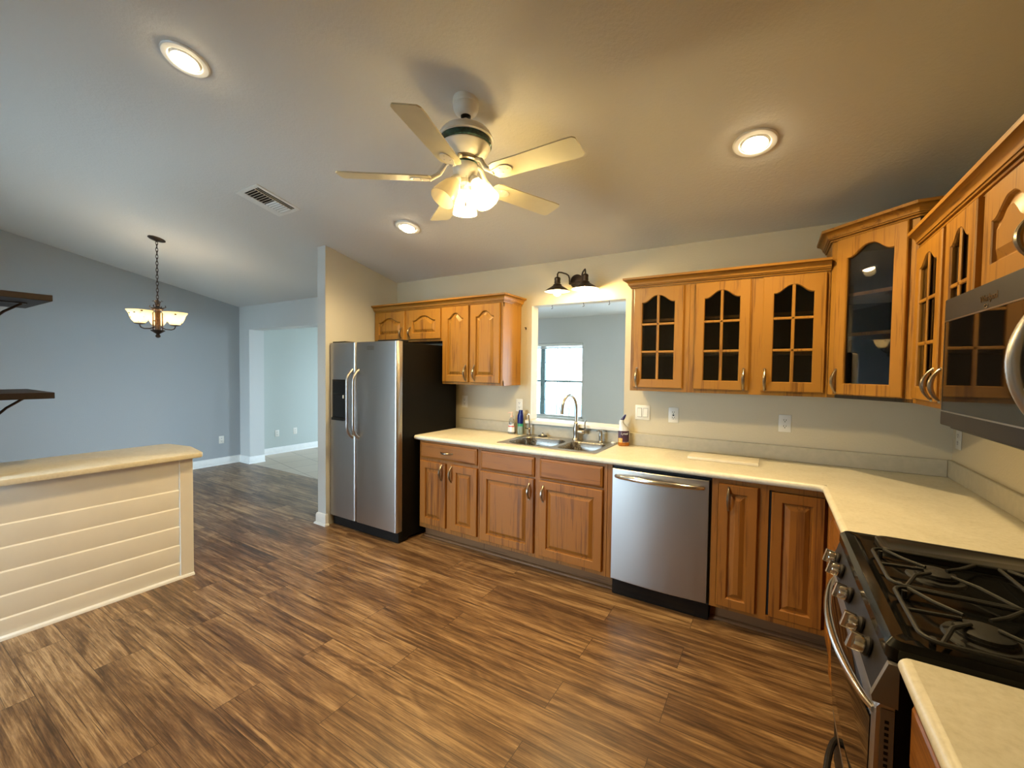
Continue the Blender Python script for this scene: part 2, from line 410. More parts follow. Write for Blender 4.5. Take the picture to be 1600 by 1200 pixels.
def frame(o, u, w):
    o, u, w = Vector(o), Vector(u).normalized(), Vector(w).normalized()
    return lambda a, b, c: o + u*a + Vector((0,0,1))*b + w*c
def rrect(x0, x1, y0, y1, r, n=6):
    out = []
    for cx, cy, a0 in ((x1-r,y0+r,-PI/2),(x1-r,y1-r,0),(x0+r,y1-r,PI/2),(x0+r,y0+r,PI)):
        out += [(cx+r*math.cos(a0+PI/2*i/n), cy+r*math.sin(a0+PI/2*i/n)) for i in range(n+1)]
    return out

# ------------------------------------------------------------------ room shell
H, SL = 2.4416, 0.215
XL, XR = -4.689, 3.3237            # dining end wall, right kitchen wall
YS = -5.2                          # far wall behind the camera
YR = -4.1                          # ridge
def zc(y): return H - SL*y if y > YR else H - SL*YR
XP0, XP1, YP = -1.25, -1.13, -0.885    # partition beside the refrigerator
YD0, YD1 = 0.08, 0.30              # dining back wall
XO0, XO1, ZO = -4.40, -1.60, 2.066 # hall opening
T = 0.12

mb = MB(); mb.box(XL-0.3, XR+T, YS-T, 0.10, -0.10, 0.0)
struct('floor', mb, M['floor'], 'brown streaky wood plank floor of the kitchen and dining area', 'floor')
mb = MB(); mb.box(-5.1, 3.7, 0.10, 3.8, -0.10, 0.0)
struct('floor_hall', mb, M['tile'], 'beige square tile floor seen through the far opening', 'floor')
# sloped ceiling slab
mb = MB(); pr = [(0.12,H-SL*0.12),(YR,zc(YR)),(YS-T,zc(YR)),(YS-T,zc(YR)+0.15),(YR,zc(YR)+0.15),(0.12,H+0.15)]
mb.loft([[(XL-T,y,z) for y,z in pr],[(XR+T,y,z) for y,z in pr]])
struct('ceiling', mb, M['ceil'], 'sloped textured ceiling rising from the sink wall', 'ceiling')
mb = MB(); mb.box(-5.1, 3.7, 0.13, 3.8, 2.44, 2.56)
struct('ceiling_back_room', mb, M['ceil'], 'flat ceiling of the room behind the pass-through opening', 'ceiling')

def wall_yz(x0, x1, y0, y1):       # wall along y with its top following the ceiling
    ys = [y0] + ([YR] if y0 < YR < y1 else []) + [y1]
    pr = [(y0,0),(y1,0)] + [(y, zc(min(y,0.12))) for y in reversed(ys)]
    m = MB(); m.loft([[(x0,y,z) for y,z in pr],[(x1,y,z) for y,z in pr]]); return m
struct('wall_left', wall_yz(XL-T, XL, YS, YD0), M['dwall'], 'blue-grey dining wall behind the chandelier', 'wall')
struct('wall_right', wall_yz(XR, XR+T, YS, 0.0), M['wall'], 'tan-lit wall behind the range and microwave', 'wall')
struct('wall_partition', wall_yz(XP0, XP1, YP, 0.08), M['pwall'], 'short partition wall beside the refrigerator', 'wall')
# back wall of the kitchen with the pass-through
PX0, PX1, PZ0, PZ1 = 0.580, 1.432, 1.020, 2.074
o3 = lambda y: (lambda p: (p[0], y, p[1]))
mb = MB(); mb.slab([[(XP1-0.05,0),(XR+T,0),(XR+T,H),(XP1-0.05,H)], [(PX0,PZ0),(PX1,PZ0),(PX1,PZ1),(PX0,PZ1)]], o3(0), o3(T))
struct('wall_back', mb, M['wall'], 'kitchen wall behind the sink with the pass-through opening', 'wall')
zd = zc(0.08)
mb = MB(); mb.slab([[(XL-T,0),(XO0,0),(XO0,ZO),(XO1,ZO),(XO1,0),(XP0+0.07,0),(XP0+0.07,zd),(XL-T,zd)]], o3(YD0), o3(YD1))
struct('wall_dining_back', mb, M['pwall'], 'pale blue-lit wall above and beside the hall opening', 'wall')
# wall behind the camera with wide glass doors
DX0, DX1, DZ = -3.2, -0.2, 2.15
mb = MB(); zt = zc(YS); mb.slab([[(XL-T,0),(DX0,0),(DX0,DZ),(DX1,DZ),(DX1,0),(XR+T,0),(XR+T,zt),(XL-T,zt)]], o3(YS-T), o3(YS))
struct('wall_front', mb, M['wall'], 'wall behind the camera around the patio doors', 'wall')
mb = MB()
for a, b in ((DX0,DX0+0.06),(-1.73,-1.67),(DX1-0.06,DX1)): mb.box(a, b, YS-0.09, YS-0.03, 0, DZ)
mb.box(DX0, DX1, YS-0.09, YS-0.03, DZ-0.06, DZ); mb.box(DX0, DX1, YS-0.09, YS-0.03, 0.0, 0.05)
o = struct('window_2', mb, M['white'], 'white framed patio doors behind the camera', 'window')
mb = MB(); mb.box(DX0+0.05, DX1-0.05, YS-0.064, YS-0.058, 0.04, DZ-0.05); mb.build('pane', M['winglass'], o)
# stub wall that carries the shelves
mb = MB(); mb.box(-1.80, -1.10, -3.02, -2.905, 0, 2.12)
struct('wall_shelf', mb, M['dwall'], 'short wall carrying the dark shelves', 'wall')
# room behind: hall and back room
mb = MB(); mb.box(-4.98, -4.86, YD1, 3.67, 0, 2.44)
struct('wall_hall', mb, M['hwall'], 'grey-green hall wall with two outlets', 'wall')
WX0, WX1, WZ0, WZ1 = -2.10, -0.365, 0.66, 1.99; YW = 3.55
mb = MB(); mb.slab([[(-4.98,0),(3.6,0),(3.6,2.44),(-4.98,2.44)],[(WX0,WZ0),(WX1,WZ0),(WX1,WZ1),(WX0,WZ1)],[(1.05,0.05),(3.40,0.05),(3.40,2.1),(1.05,2.1)],[(-3.75,0.05),(-2.65,0.05),(-2.65,2.1),(-3.75,2.1)]], o3(YW), o3(YW+T))
for nm_, a_, b_ in (('added_window_right',1.05,3.40),('added_window_left',-3.75,-2.65)):  # unseen openings added to let more daylight into the back room
    wb_ = MB(); wb_.slab([[(a_,0.05),(b_,0.05),(b_,2.1),(a_,2.1)],[(a_+.05,0.10),(b_-.05,0.10),(b_-.05,2.05),(a_+.05,2.05)]], o3(YW+0.03), o3(YW+0.08)); wb_.box((a_+b_)/2-.03,(a_+b_)/2+.03,YW+0.03,YW+0.08,0.10,2.05)
    struct(nm_, wb_, M['white'], 'unseen white door frame added to light the room behind, '+('right' if a_ > 0 else 'left')+' of the gridded window', 'window')
struct('wall_back_room', mb, M['bwall'], 'blue-grey wall with a bright window seen through the pass-through', 'wall')
mb = MB(); mb.box(3.5, 3.62, 0.12, YW, 0, 2.44)
struct('wall_back_room_side', mb, M['dwall'], 'side wall of the room behind the kitchen', 'wall')
# window of the back room: twin double-hung with muntins
mb = MB(); FX = (WX0, -1.25, -1.09, WX1); y0, y1 = YW+0.03, YW+0.085
for a, b in ((WX0,WX0+0.035),(WX1-0.03,WX1)): mb.box(a, b, y0, y1, WZ0, WZ1)
mb.box(WX0, WX1, y0, y1, WZ0, WZ0+0.04); mb.box(WX0, WX1, y0, y1, WZ1-0.04, WZ1)
wn = struct('window_1', mb, M['white'], 'bright window with grid bars in the room behind the sink', 'window', (-1.2, YW, WZ0))
mb = MB(); mb.box(-1.205, -1.115, y0-0.01, y1+0.01, WZ0+0.04, WZ1-0.04, 0.006); mb.build('mullion', M['teal'], wn)
mb = MB()
for a, b in ((WX0+0.035,-1.205),(-1.115,WX1-0.03)): mb.box(a, b, y0+0.004, y1-0.004, 1.29, 1.325)
mb.build('meeting_rail', M['teal'], wn)
mb = MB()
for a, b in ((WX0+0.035,-1.205),(-1.115,WX1-0.03)):
    for k in (1, 2):
        x = a + (b-a)*k/3; mb.box(x-0.006, x+0.006, y0+0.02, y0+0.032, WZ0+0.04, WZ1-0.04)
    for z in (0.965, 1.645): mb.box(a, b, y0+0.02, y0+0.032, z-0.005, z+0.005)
mb.build('muntins', M['white'], wn)
mb = MB(); mb.box(WX0+0.02, WX1-0.02, y0+0.036, y0+0.042, WZ0+0.02, WZ1-0.02); mb.build('pane', M['winglass'], wn)
mb = MB(); mb.box(WX0-0.03, WX1+0.03, YW-0.07, YW+0.03, WZ0-0.03, WZ0+0.005, 0.005); mb.build('sill', M['white'], wn)
bl = thing('window_blind', 'raised white blind headrail across the top of the back room window', 'blind', (-1.2, YW, 1.9))
mb = MB(); mb.box(WX0+0.005, WX1-0.005, YW-0.03, YW+0.028, 1.935, 1.985, 0.006); mb.build('headrail', M['white'], bl)
mb = MB()
for k in range(7): mb.box(WX0+0.01, WX1-0.01, YW-0.025, YW+0.02, 1.888+0.0065*k, 1.892+0.0065*k)
mb.build('slats', M['wplastic'], bl)
# outside the back window: patio and pool-blue fence
mb = MB(); mb.box(-30, 30, -30, YS-T-0.01, -0.25, -0.12); struct('ground_bounce', mb, M['paving'], 'unseen paved ground added outside the patio doors to bounce daylight', 'ground')  # unseen slab added to stop sky light from below and bounce daylight
mb = MB(); mb.box(-30, 30, 3.8, 40, -0.25, -0.15); struct('ground_patio', mb, M['patio'], 'pale patio outside the back window', 'ground')
mb = MB()
for k in range(40): mb.box(-6+0.24*k, -5.78+0.24*k, 7.0, 7.03, -0.15, 0.62)
mb.box(-6, 3.6, 7.03, 7.08, 0.45, 0.53); mb.box(-6, 3.6, 7.03, 7.08, 0.0, 0.08)
tag(mb.build('garden_fence', M['fence'], None, (0,7,-0.15)), 'pale blue slatted fence outside beyond the back room window', 'fence')
# pass-through trim: sill board and jambs
mb = MB(); mb.box(PX0-0.035, PX1+0.035, -0.045, T+0.03, PZ0-0.004, PZ0+0.028, 0.006, 2)
struct('trim_1', mb, M['cream'], 'cream sill board along the bottom of the pass-through opening', 'sill')

# baseboards
BB = [(0,0),(0.028,0),(0.028,0.008),(0.022,0.018),(0.014,0.020),(0.014,0.085),(0.008,0.105),(0,0.110)]
def base(name, path, label):
    m = MB(); m.sweep(path, BB, 0); struct(name, m, M['white'], label, 'baseboard', smooth=True)
base('baseboard_left', [(XL,-2.88),(XL,YD0),(XO0,YD0),(XO0,YD1)], 'white baseboard along the blue-grey dining wall')
m = MB(); m.sweep([(XP0,0.07),(XP0,YP),(XP1,YP),(XP1,-0.868)], BB, 0)
struct('baseboard_partition', m, M['white'], 'white baseboard wrapped around the partition end by the refrigerator', 'baseboard', smooth=True)
base('baseboard_hall', [(-4.86,YD1+0.002),(-4.86,3.54)], 'white baseboard along the grey-green hall wall')

# ------------------------------------------------------------------ cabinet parts
def arch_loop(u0, u1, v0, v1, i, arch, n=28):
    a, b, c, d = u0+i, u1-i, v0+i, v1-i
    if arch <= 0: return [(a,c),(b,c),(b,d),(a,d)]
    out = [(a,c),(b,c)]
    for k in range(n+1):
        t = 1-2*k/n; q = min(1.0, max(0.0, (0.90-abs(t))/0.80)); s = q*q*(3-2*q)
        out.append((a+(b-a)*(t+1)/2, d-arch*(1-s)))
    return out
def door_shell(m, F, u0, u1, v0, v1, th, hole):
    e = 0.004
    R = lambda i: [(u0+i,v0+i),(u1-i,v0+i),(u1-i,v1-i),(u0+i,v1-i)]
    m.loft([[F(a,b,0) for a,b in R(0)], [F(a,b,th-e) for a,b in R(0)], [F(a,b,th) for a,b in R(e)]], hole is None, hole is None)
    if hole is not None: m.poly([R(e), hole], lambda p: F(p[0],p[1],th))
def raised_door(F, u0, u1, v0, v1, arch=0.0, stile=0.057, th=0.02):
    m = MB(); L = lambda i: arch_loop(u0,u1,v0,v1,i,arch)
    h = L(stile); door_shell(m, F, u0, u1, v0, v1, th, h)
    P = lambda lp, c: [F(a,b,c) for a,b in lp]
    m.loft([P(h,th), P(L(stile+0.004),th-0.004), P(L(stile+0.008),th-0.014), P(L(stile+0.013),th-0.014), P(L(stile+0.038),th-0.001)], False, True)
    m.poly([[(u0,v0),(u1,v0),(u1,v1),(u0,v1)]], lambda p: F(p[0],p[1],0))
    return m
def glass_door(F, u0, u1, v0, v1, arch, stile, hbars, vbar=True, th=0.02):
    m = MB(); L = lambda i: arch_loop(u0,u1,v0,v1,i,arch)
    h = L(stile); door_shell(m, F, u0, u1, v0, v1, th, h)
    P = lambda lp, c: [F(a,b,c) for a,b in lp]
    m.loft([P(h,th), P(L(stile+0.004),th-0.006), P(L(stile+0.004),0)], False, False)
    m.poly([[(u0,v0),(u1,v0),(u1,v1),(u0,v1)], L(stile+0.004)], lambda p: F(p[0],p[1],0))
    uc = (u0+u1)/2
    if vbar: m.box(uc-0.009, uc+0.009, v0+stile, v1-stile+0.012, 0.008, th-0.003, 0.003, 1, F)
    for z in hbars: m.box(u0+stile, u1-stile, z-0.008, z+0.008, 0.008, th-0.003, 0.003, 1, F)
    g = MB(); lp = L(stile-0.001); g.loft([P(lp,0.003), P(lp,0.007)])
    return m, g
def pull(F, u, v0, v1, parent, horiz=False, off=0.02):
    m = MB(); pts, rs = [], []
    n = 14
    for k in range(n+1):
        t = k/n; a = v0+(v1-v0)*t; c = off + 0.030*math.sin(PI*t)**0.8
        pts.append(F(a,u,c) if horiz else F(u,a,c)); rs.append(0.0050+0.0048*math.sin(PI*t)**1.5)
    m.tube(pts, rs, 10)
    for a in (v0, v1):
        q0 = F(a,u,off-0.0005) if horiz else F(u,a,off-0.0005); q1 = F(a,u,off+0.005) if horiz else F(u,a,off+0.005)
        m.cyl(q0, q1, 0.0075, 0.005, 12)
    return m.build('handle', M['pewter'], parent)
def carcass(root, x0, x1, depth, z0, z1, F, mats, shelves=(), t=0.018, hollow=False, facew=None):
    # box behind the face plane c=0, going back to c=-depth
    m = MB()
    if hollow:
        m.box(x0, x0+t, z0, z1, -depth, -0.019, F=F); m.box(x1-t, x1, z0, z1, -depth, -0.019, F=F)
        m.box(x0+t, x1-t, z0, z0+t, -depth, -0.019, F=F); m.box(x0+t, x1-t, z1-t, z1, -depth, -0.019, F=F)
    else:
        m.box(x0, x1, z0, z1, -depth, -0.019, F=F)
    m.build('carcass', mats[0], root)
    if hollow:
        m = MB(); m.box(x0+t, x1-t, z0+t, z1-t, -depth+0.002, -depth+0.010, F=F); m.build('back_panel', M['inner'], root)
        for z in shelves: MB().box(x0+t, x1-t, z-0.009, z+0.009, -depth+0.01, -0.03, F=F).build('shelf', M['oz'], root)
def face_frame(root, x0, x1, z0, z1, F, mat, stiles, rails):
    m = MB()
    for a, b in stiles: m.box(a, b, z0, z1, -0.019, 0, 0.001, 1, F)
    for c, d, a, b in rails: m.box(a, b, c, d, -0.019, -0.0005, 0, 1, F)
    m.build('face_frame', mat, root)

CR = [(0,0),(0.009,0),(0.011,0.006),(0.005,0.008),(0.005,0.011),(0.017,0.012),(0.019,0.018),(0.013,0.0185),(0.014,0.019),(0.023,0.0195)] + [(0.023+0.026*(1-math.cos(PI/2*k/6)), 0.019+0.030*math.sin(PI/2*k/6)) for k in range(1,7)] + [(0.044,0.050),(0.053,0.052),(0.055,0.066),(0,0.066)]
# ------------------------------------------------------------------ wall cabinets, back run
G_UP = 'oak wall cabinets'
YU, UZ0, UZ1 = -0.305, 1.3585, 2.088
Fu = frame((0,YU,0), (1,0,0), (0,-1,0))
c = thing('wall_cabinet', 'short oak cabinet with two arched doors above the refrigerator', 'cabinet', (-0.67,-0.15,1.76))
carcass(c, -1.128, -0.203, 0.303, 1.76, UZ1, Fu, [M['oz']])
face_frame(c, -1.128, -0.203, 1.76, UZ1, Fu, M['oz'], [(-1.128,-1.09),(-0.71,-0.61),(-0.245,-0.203)], [(2.04,UZ1,-1.128,-0.203),(1.76,1.80,-1.128,-0.203)])
for a, b, hu in ((-1.112,-0.686,-0.722),(-0.638,-0.220,-0.604)):
    d = raised_door(Fu, a, b, 1.782, 2.066, 0.045).build('door', M['oz'], c, ang=9); pull(Fu, hu, 1.80, 1.90, d)
c = thing('wall_cabinet', 'tall oak cabinet with two solid arched doors between refrigerator and pass-through', 'cabinet', (0.13,-0.15,UZ0))
carcass(c, -0.201, 0.470, 0.303, UZ0, UZ1, Fu, [M['oz']])
face_frame(c, -0.201, 0.470, UZ0, UZ1, Fu, M['oz'], [(-0.201,-0.165),(0.09,0.16),(0.432,0.470)], [(2.04,UZ1,-0.201,0.470),(UZ0,1.40,-0.201,0.470)])
for a, b, hu in ((-0.190,0.111,0.083),(0.134,0.445,0.183)):
    d = raised_door(Fu, a, b, 1.381, 2.068, 0.048).build('door', M['oz'], c, ang=9); pull(Fu, hu, 1.397, 1.531, d)
def glass_unit(label, x0, x1, doors, F, loc, stiles, z0=UZ0, z1=UZ1):
    c = thing('glass_cabinet', label, 'cabinet', loc)
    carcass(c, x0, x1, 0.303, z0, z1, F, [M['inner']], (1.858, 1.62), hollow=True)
    if x0 < 1.6: MB().box(x0-0.0012, x0-0.0002, z0, z1, -0.300, -0.001, F=F).build('side_panel', M['oz'], c)
    face_frame(c, x0, x1, z0, z1, F, M['oz'], stiles, [(2.035,z1,x0,x1),(z0,1.41,x0,x1)])
    for a, b, hu in doors:
        dm, g = glass_door(F, a, b, 1.384, 2.081, 0.047, 0.055, (1.826,1.634))
        d = dm.build('door', M['oz'], c); g.build('pane', M['glass'], d); pull(F, hu, 1.390, 1.518, d)
    return c
glass_unit('single-door glass oak cabinet just right of the pass-through', 1.566, 1.956, [(1.588,1.920,1.616)], Fu, (1.76,-0.15,UZ0), [(1.566,1.612),(1.900,1.956)])
glass_unit('two-door glass oak cabinet on the sink wall beside the taller corner cabinet', 1.957, 2.711, [(1.991,2.312,2.284),(2.378,2.694,2.398)], Fu, (2.33,-0.15,UZ0), [(1.957,2.01),(2.292,2.40),(2.672,2.711)])
# corner diagonal cabinet
CZ1 = 2.262
dA, dB = Vector((2.7137,-0.305,0)), Vector((3.0187,-0.61,0)); dw = (dB-dA).length
Fd = frame(dA, dB-dA, (-1,-1,0))
c = thing('corner_cabinet', 'taller diagonal oak corner cabinet with one clear glass door', 'cabinet', (3.05,-0.3,UZ0))
m = MB(); t = 0.018; g = 0.003
pent = [(2.7137,-g),(2.7137,-0.305),(3.0187,-0.61),(XR-g,-0.61),(XR-g,-g)]
for z in (UZ0, CZ1-t): m.loft([[(x,y,z) for x,y in pent],[(x,y,z+t) for x,y in pent]])
m.box(2.7137, 2.7137+t, -0.30, -g, UZ0+t, CZ1-t); m.box(3.02, XR-g, -0.61, -0.61+t, UZ0+t, CZ1-t)
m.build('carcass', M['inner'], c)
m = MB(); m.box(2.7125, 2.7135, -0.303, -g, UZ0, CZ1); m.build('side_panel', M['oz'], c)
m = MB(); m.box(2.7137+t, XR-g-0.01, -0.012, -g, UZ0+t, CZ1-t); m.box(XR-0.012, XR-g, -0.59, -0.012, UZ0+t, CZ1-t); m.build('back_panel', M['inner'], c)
pin = [(2.74,-0.013),(2.74,-0.285),(3.02,-0.565),(3.02,-0.585),(XR-0.014,-0.585),(XR-0.014,-0.013)]
for z in (1.715, 1.935):
    m = MB(); m.loft([[(x,y,z-0.009) for x,y in pin],[(x,y,z+0.009) for x,y in pin]]); m.build('shelf', M['oz'], c)
face_frame(c, 0, dw, UZ0, CZ1, Fd, M['oz'], [(0,0.045),(dw-0.045,dw)], [(2.215,CZ1,0,dw),(UZ0,1.40,0,dw)])
dm, gp = glass_door(Fd, 0.042, dw-0.036, 1.381, 2.244, 0.052, 0.058, (), False)
d = dm.build('door', M['oz'], c); gp.build('pane', M['glass'], d); pull(Fd, 0.062, 1.391, 1.518, d)
m = MB(); m.sweep([(2.7137,-0.002),(2.7137,-0.306),(3.0187,-0.611),(XR-0.002,-0.611)], CR, CZ1-0.015); m.build('crown_moulding', M['ox'], c)
# right run
Fr = frame((3.0187,0,0), (0,-1,0), (-1,0,0))
glass_unit('two-door glass oak cabinet on the range wall left of the microwave', 0.612, 1.396, [(0.665,1.018,0.978),(1.062,1.352,1.078)], Fr, (3.17,-1.0,UZ0), [(0.612,0.68),(1.00,1.08),(1.335,1.396)])
c = thing('wall_cabinet', 'short oak cabinet with solid arched doors above the microwave', 'cabinet', (3.17,-1.78,1.752))
carcass(c, 1.398, 2.180, 0.303, 1.752, UZ1, Fr, [M['oz']])
face_frame(c, 1.398, 2.180, 1.752, UZ1, Fr, M['oz'], [(1.398,1.43),(1.765,1.81),(2.15,2.18)], [(2.04,UZ1,1.398,2.18),(1.752,1.79,1.398,2.18)])
for a, b, hu in ((1.415,1.775,1.742),(1.800,2.165,1.832)):
    d = raised_door(Fr, a, b, 1.776, 2.072, 0.048).build('door', M['oz'], c, ang=9); pull(Fr, hu, 1.79, 1.91, d)
# crown mouldings
def crown(path, z, label, mat):
    m = MB(); m.sweep(path, CR, z); tag(m.build('crown_moulding', mat, None, (path[0][0],path[0][1],z), ang=18), label, 'moulding')
crown([(-1.128,YU-0.001),(0.470,YU-0.001),(0.470,-0.002)], 2.076, 'oak crown moulding over the cabinets above and beside the refrigerator', M['ox'])
crown([(1.566,-0.002),(1.566,YU-0.001),(2.711,YU-0.001)], 2.089, 'oak crown moulding over the glass cabinets on the sink wall', M['ox'])
crown([(3.0177,-0.664),(3.0177,-2.181)], 2.089, 'oak crown moulding over the cabinets and microwave on the range wall', M['oy'])

# ------------------------------------------------------------------ base cabinets
YB = -0.61; BZ0, BZ1 = 0.105, 0.874
Fb = frame((0,YB,0), (1,0,0), (0,-1,0))
def toe(root, x0, x1, F, depth=0.075):
    m = MB(); m.box(x0, x1, 0.0, BZ0, -0.55, -depth, F=F); m.build('toe_kick', M['toe'], root)
c = thing('base_cabinet', 'oak base cabinet with one drawer and two doors beside the refrigerator', 'cabinet', (0.13,-0.3,0))
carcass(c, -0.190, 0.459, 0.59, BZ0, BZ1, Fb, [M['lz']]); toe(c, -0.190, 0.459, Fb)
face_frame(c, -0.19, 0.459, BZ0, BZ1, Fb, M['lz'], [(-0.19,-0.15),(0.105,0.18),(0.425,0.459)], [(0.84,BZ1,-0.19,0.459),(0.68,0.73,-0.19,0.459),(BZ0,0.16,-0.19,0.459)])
def drawer_front(F, a, b, z0, z1, mat, parent, name='drawer'):
    m = MB(); R = lambda i: [(a+i,z0+i),(b-i,z0+i),(b-i,z1-i),(a+i,z1-i)]
    P = lambda i, cc: [F(x,z,cc) for x,z in R(i)]
    m.loft([P(0,0),P(0,0.011),P(0.003,0.014),P(0.012,0.0165),P(0.016,0.020)]); return m.build(name, mat, parent, ang=9)
d = drawer_front(Fb, -0.170, 0.440, 0.724, 0.857, M['lx'], c); pull(Fb, 0.790, 0.068, 0.192, d, True)
for a, b, hu in ((-0.170,0.117,0.075),(0.171,0.443,0.181)):
    d = raised_door(Fb, a, b, 0.146, 0.698).build('door', M['lz'], c, ang=9); pull(Fb, hu, 0.553, 0.681, d)
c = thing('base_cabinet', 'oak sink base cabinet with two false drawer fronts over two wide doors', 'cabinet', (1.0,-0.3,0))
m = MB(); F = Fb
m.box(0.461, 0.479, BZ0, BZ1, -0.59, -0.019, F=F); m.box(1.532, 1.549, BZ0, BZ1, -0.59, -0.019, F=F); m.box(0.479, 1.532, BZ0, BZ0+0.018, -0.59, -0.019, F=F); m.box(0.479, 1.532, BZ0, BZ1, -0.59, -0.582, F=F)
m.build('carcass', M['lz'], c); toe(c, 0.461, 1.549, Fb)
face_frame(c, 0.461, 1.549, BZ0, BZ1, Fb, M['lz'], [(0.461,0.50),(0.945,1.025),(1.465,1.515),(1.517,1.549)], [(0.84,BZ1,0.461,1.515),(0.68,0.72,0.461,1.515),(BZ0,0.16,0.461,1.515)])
for a, b in ((0.480,0.962),(1.008,1.487)): drawer_front(Fb, a, b, 0.706, 0.852, M['lx'], c, 'false_drawer_front')
for a, b, hu in ((0.480,0.962,0.926),(1.008,1.488,1.041)):
    d = raised_door(Fb, a, b, 0.135, 0.692).build('door', M['lz'], c, ang=9); pull(Fb, hu, 0.540, 0.655, d)
# corner base cabinet (L-shaped)
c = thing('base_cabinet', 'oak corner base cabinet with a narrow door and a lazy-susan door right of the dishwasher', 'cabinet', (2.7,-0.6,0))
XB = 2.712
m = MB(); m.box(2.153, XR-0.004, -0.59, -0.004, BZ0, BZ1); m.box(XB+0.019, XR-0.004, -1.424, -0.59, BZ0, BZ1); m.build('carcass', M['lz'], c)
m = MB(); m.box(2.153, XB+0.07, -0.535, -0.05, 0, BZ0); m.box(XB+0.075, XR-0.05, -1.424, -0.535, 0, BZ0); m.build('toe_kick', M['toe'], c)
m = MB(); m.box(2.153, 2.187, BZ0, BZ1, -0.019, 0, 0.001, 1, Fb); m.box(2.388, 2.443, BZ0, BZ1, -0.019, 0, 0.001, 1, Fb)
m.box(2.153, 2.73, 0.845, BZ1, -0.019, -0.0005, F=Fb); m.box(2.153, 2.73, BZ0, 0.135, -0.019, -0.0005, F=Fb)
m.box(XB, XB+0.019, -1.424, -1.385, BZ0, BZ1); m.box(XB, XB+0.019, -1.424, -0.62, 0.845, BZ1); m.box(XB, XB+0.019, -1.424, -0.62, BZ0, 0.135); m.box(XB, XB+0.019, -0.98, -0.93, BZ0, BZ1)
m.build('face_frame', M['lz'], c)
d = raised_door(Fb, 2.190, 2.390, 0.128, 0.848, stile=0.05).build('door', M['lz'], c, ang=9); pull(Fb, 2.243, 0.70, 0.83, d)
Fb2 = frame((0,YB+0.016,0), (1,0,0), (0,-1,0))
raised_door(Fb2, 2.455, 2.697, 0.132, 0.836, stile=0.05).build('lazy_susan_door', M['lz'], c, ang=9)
m = MB(); m.box(2.443, 2.455, 0.14, 0.845, -0.018, -0.006, F=Fb); m.build('gap_shade_strip', M['slot'], c)  # black strip stands in for the shade in the open gap
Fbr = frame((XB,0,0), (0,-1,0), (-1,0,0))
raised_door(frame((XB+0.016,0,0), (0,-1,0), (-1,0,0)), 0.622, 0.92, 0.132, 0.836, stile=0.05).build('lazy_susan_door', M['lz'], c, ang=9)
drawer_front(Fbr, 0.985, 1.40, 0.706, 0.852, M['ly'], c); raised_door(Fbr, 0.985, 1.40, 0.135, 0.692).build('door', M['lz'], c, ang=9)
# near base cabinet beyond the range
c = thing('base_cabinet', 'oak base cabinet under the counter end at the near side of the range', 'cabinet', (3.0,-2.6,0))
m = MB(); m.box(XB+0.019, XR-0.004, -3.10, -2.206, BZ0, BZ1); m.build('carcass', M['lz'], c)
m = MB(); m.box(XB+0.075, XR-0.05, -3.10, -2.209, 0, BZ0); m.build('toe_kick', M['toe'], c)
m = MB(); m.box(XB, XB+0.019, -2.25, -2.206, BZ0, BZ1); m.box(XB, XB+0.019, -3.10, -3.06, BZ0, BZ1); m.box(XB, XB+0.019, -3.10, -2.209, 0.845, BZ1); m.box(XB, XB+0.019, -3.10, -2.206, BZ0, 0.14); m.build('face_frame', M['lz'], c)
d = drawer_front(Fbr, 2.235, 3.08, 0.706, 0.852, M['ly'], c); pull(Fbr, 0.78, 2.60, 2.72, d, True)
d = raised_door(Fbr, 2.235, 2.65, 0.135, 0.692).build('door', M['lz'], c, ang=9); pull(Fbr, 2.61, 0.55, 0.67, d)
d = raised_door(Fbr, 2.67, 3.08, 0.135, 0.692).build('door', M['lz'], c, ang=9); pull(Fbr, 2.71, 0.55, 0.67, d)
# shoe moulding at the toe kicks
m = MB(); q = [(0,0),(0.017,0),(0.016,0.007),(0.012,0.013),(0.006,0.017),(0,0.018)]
m.sweep([(-0.188,-0.5352),(1.549,-0.5352)], q, 0); m.sweep([(2.153,-0.5352),(2.765,-0.5352)], q, 0)
struct('trim_2', m, M['toe'], 'thin wood shoe moulding along the base cabinet toe kicks', 'moulding', smooth=True)

# ------------------------------------------------------------------ worktops
ZT = 0.914
NOSE = [(0.0,-0.038)] + [(0.019*math.sin(PI*k/10), -0.019-0.019*math.cos(PI*k/10)) for k in range(1,10)] + [(0.0,0.0)]
SX0, SX1, SY0, SY1 = 0.592, 1.383, -0.535, -0.045       # sink cut-out
XC = 2.677
c = thing('worktop', 'long L-shaped cream laminate worktop holding the sink', 'worktop', (1.5,-0.3,0.876))
m = MB()
loopO = [(-0.2248,-0.629),(XC+0.019,-0.629),(XC+0.019,-1.424),(XR-0.002,-1.424),(XR-0.002,-0.002),(-0.2248,-0.002)]
m.slab([loopO, [(SX0,SY0),(SX1,SY0),(SX1,SY1),(SX0,SY1)]], lambda p:(p[0],p[1],ZT), lambda p:(p[0],p[1],0.8762))
m.sweep([(-0.2248,-0.629),(XC-0.02,-0.629),(XC+0.004,-0.634),(XC+0.015,-0.646),(XC+0.019,-0.668),(XC+0.019,-1.424)], NOSE, ZT)
m.build('counter', M['lam'], c)
m = MB(); m.box(-0.2248, XR-0.021, -0.020, -0.002, ZT+0.0005, 1.014, 0.003); m.box(XR-0.020, XR-0.002, -1.424, -0.002, ZT+0.0005, 1.014, 0.003); m.build('backsplash', M['splash'], c)
c = thing('worktop', 'short cream laminate worktop at the near side of the range', 'worktop', (3.0,-2.6,0.876))
m = MB(); m.box(XC+0.019, XR-0.002, -3.12, -2.2095, 0.8762, ZT)
m.sweep([(XC+0.019,-2.2095),(XC+0.019,-3.12)], NOSE, ZT)
m.build('counter', M['lam'], c)
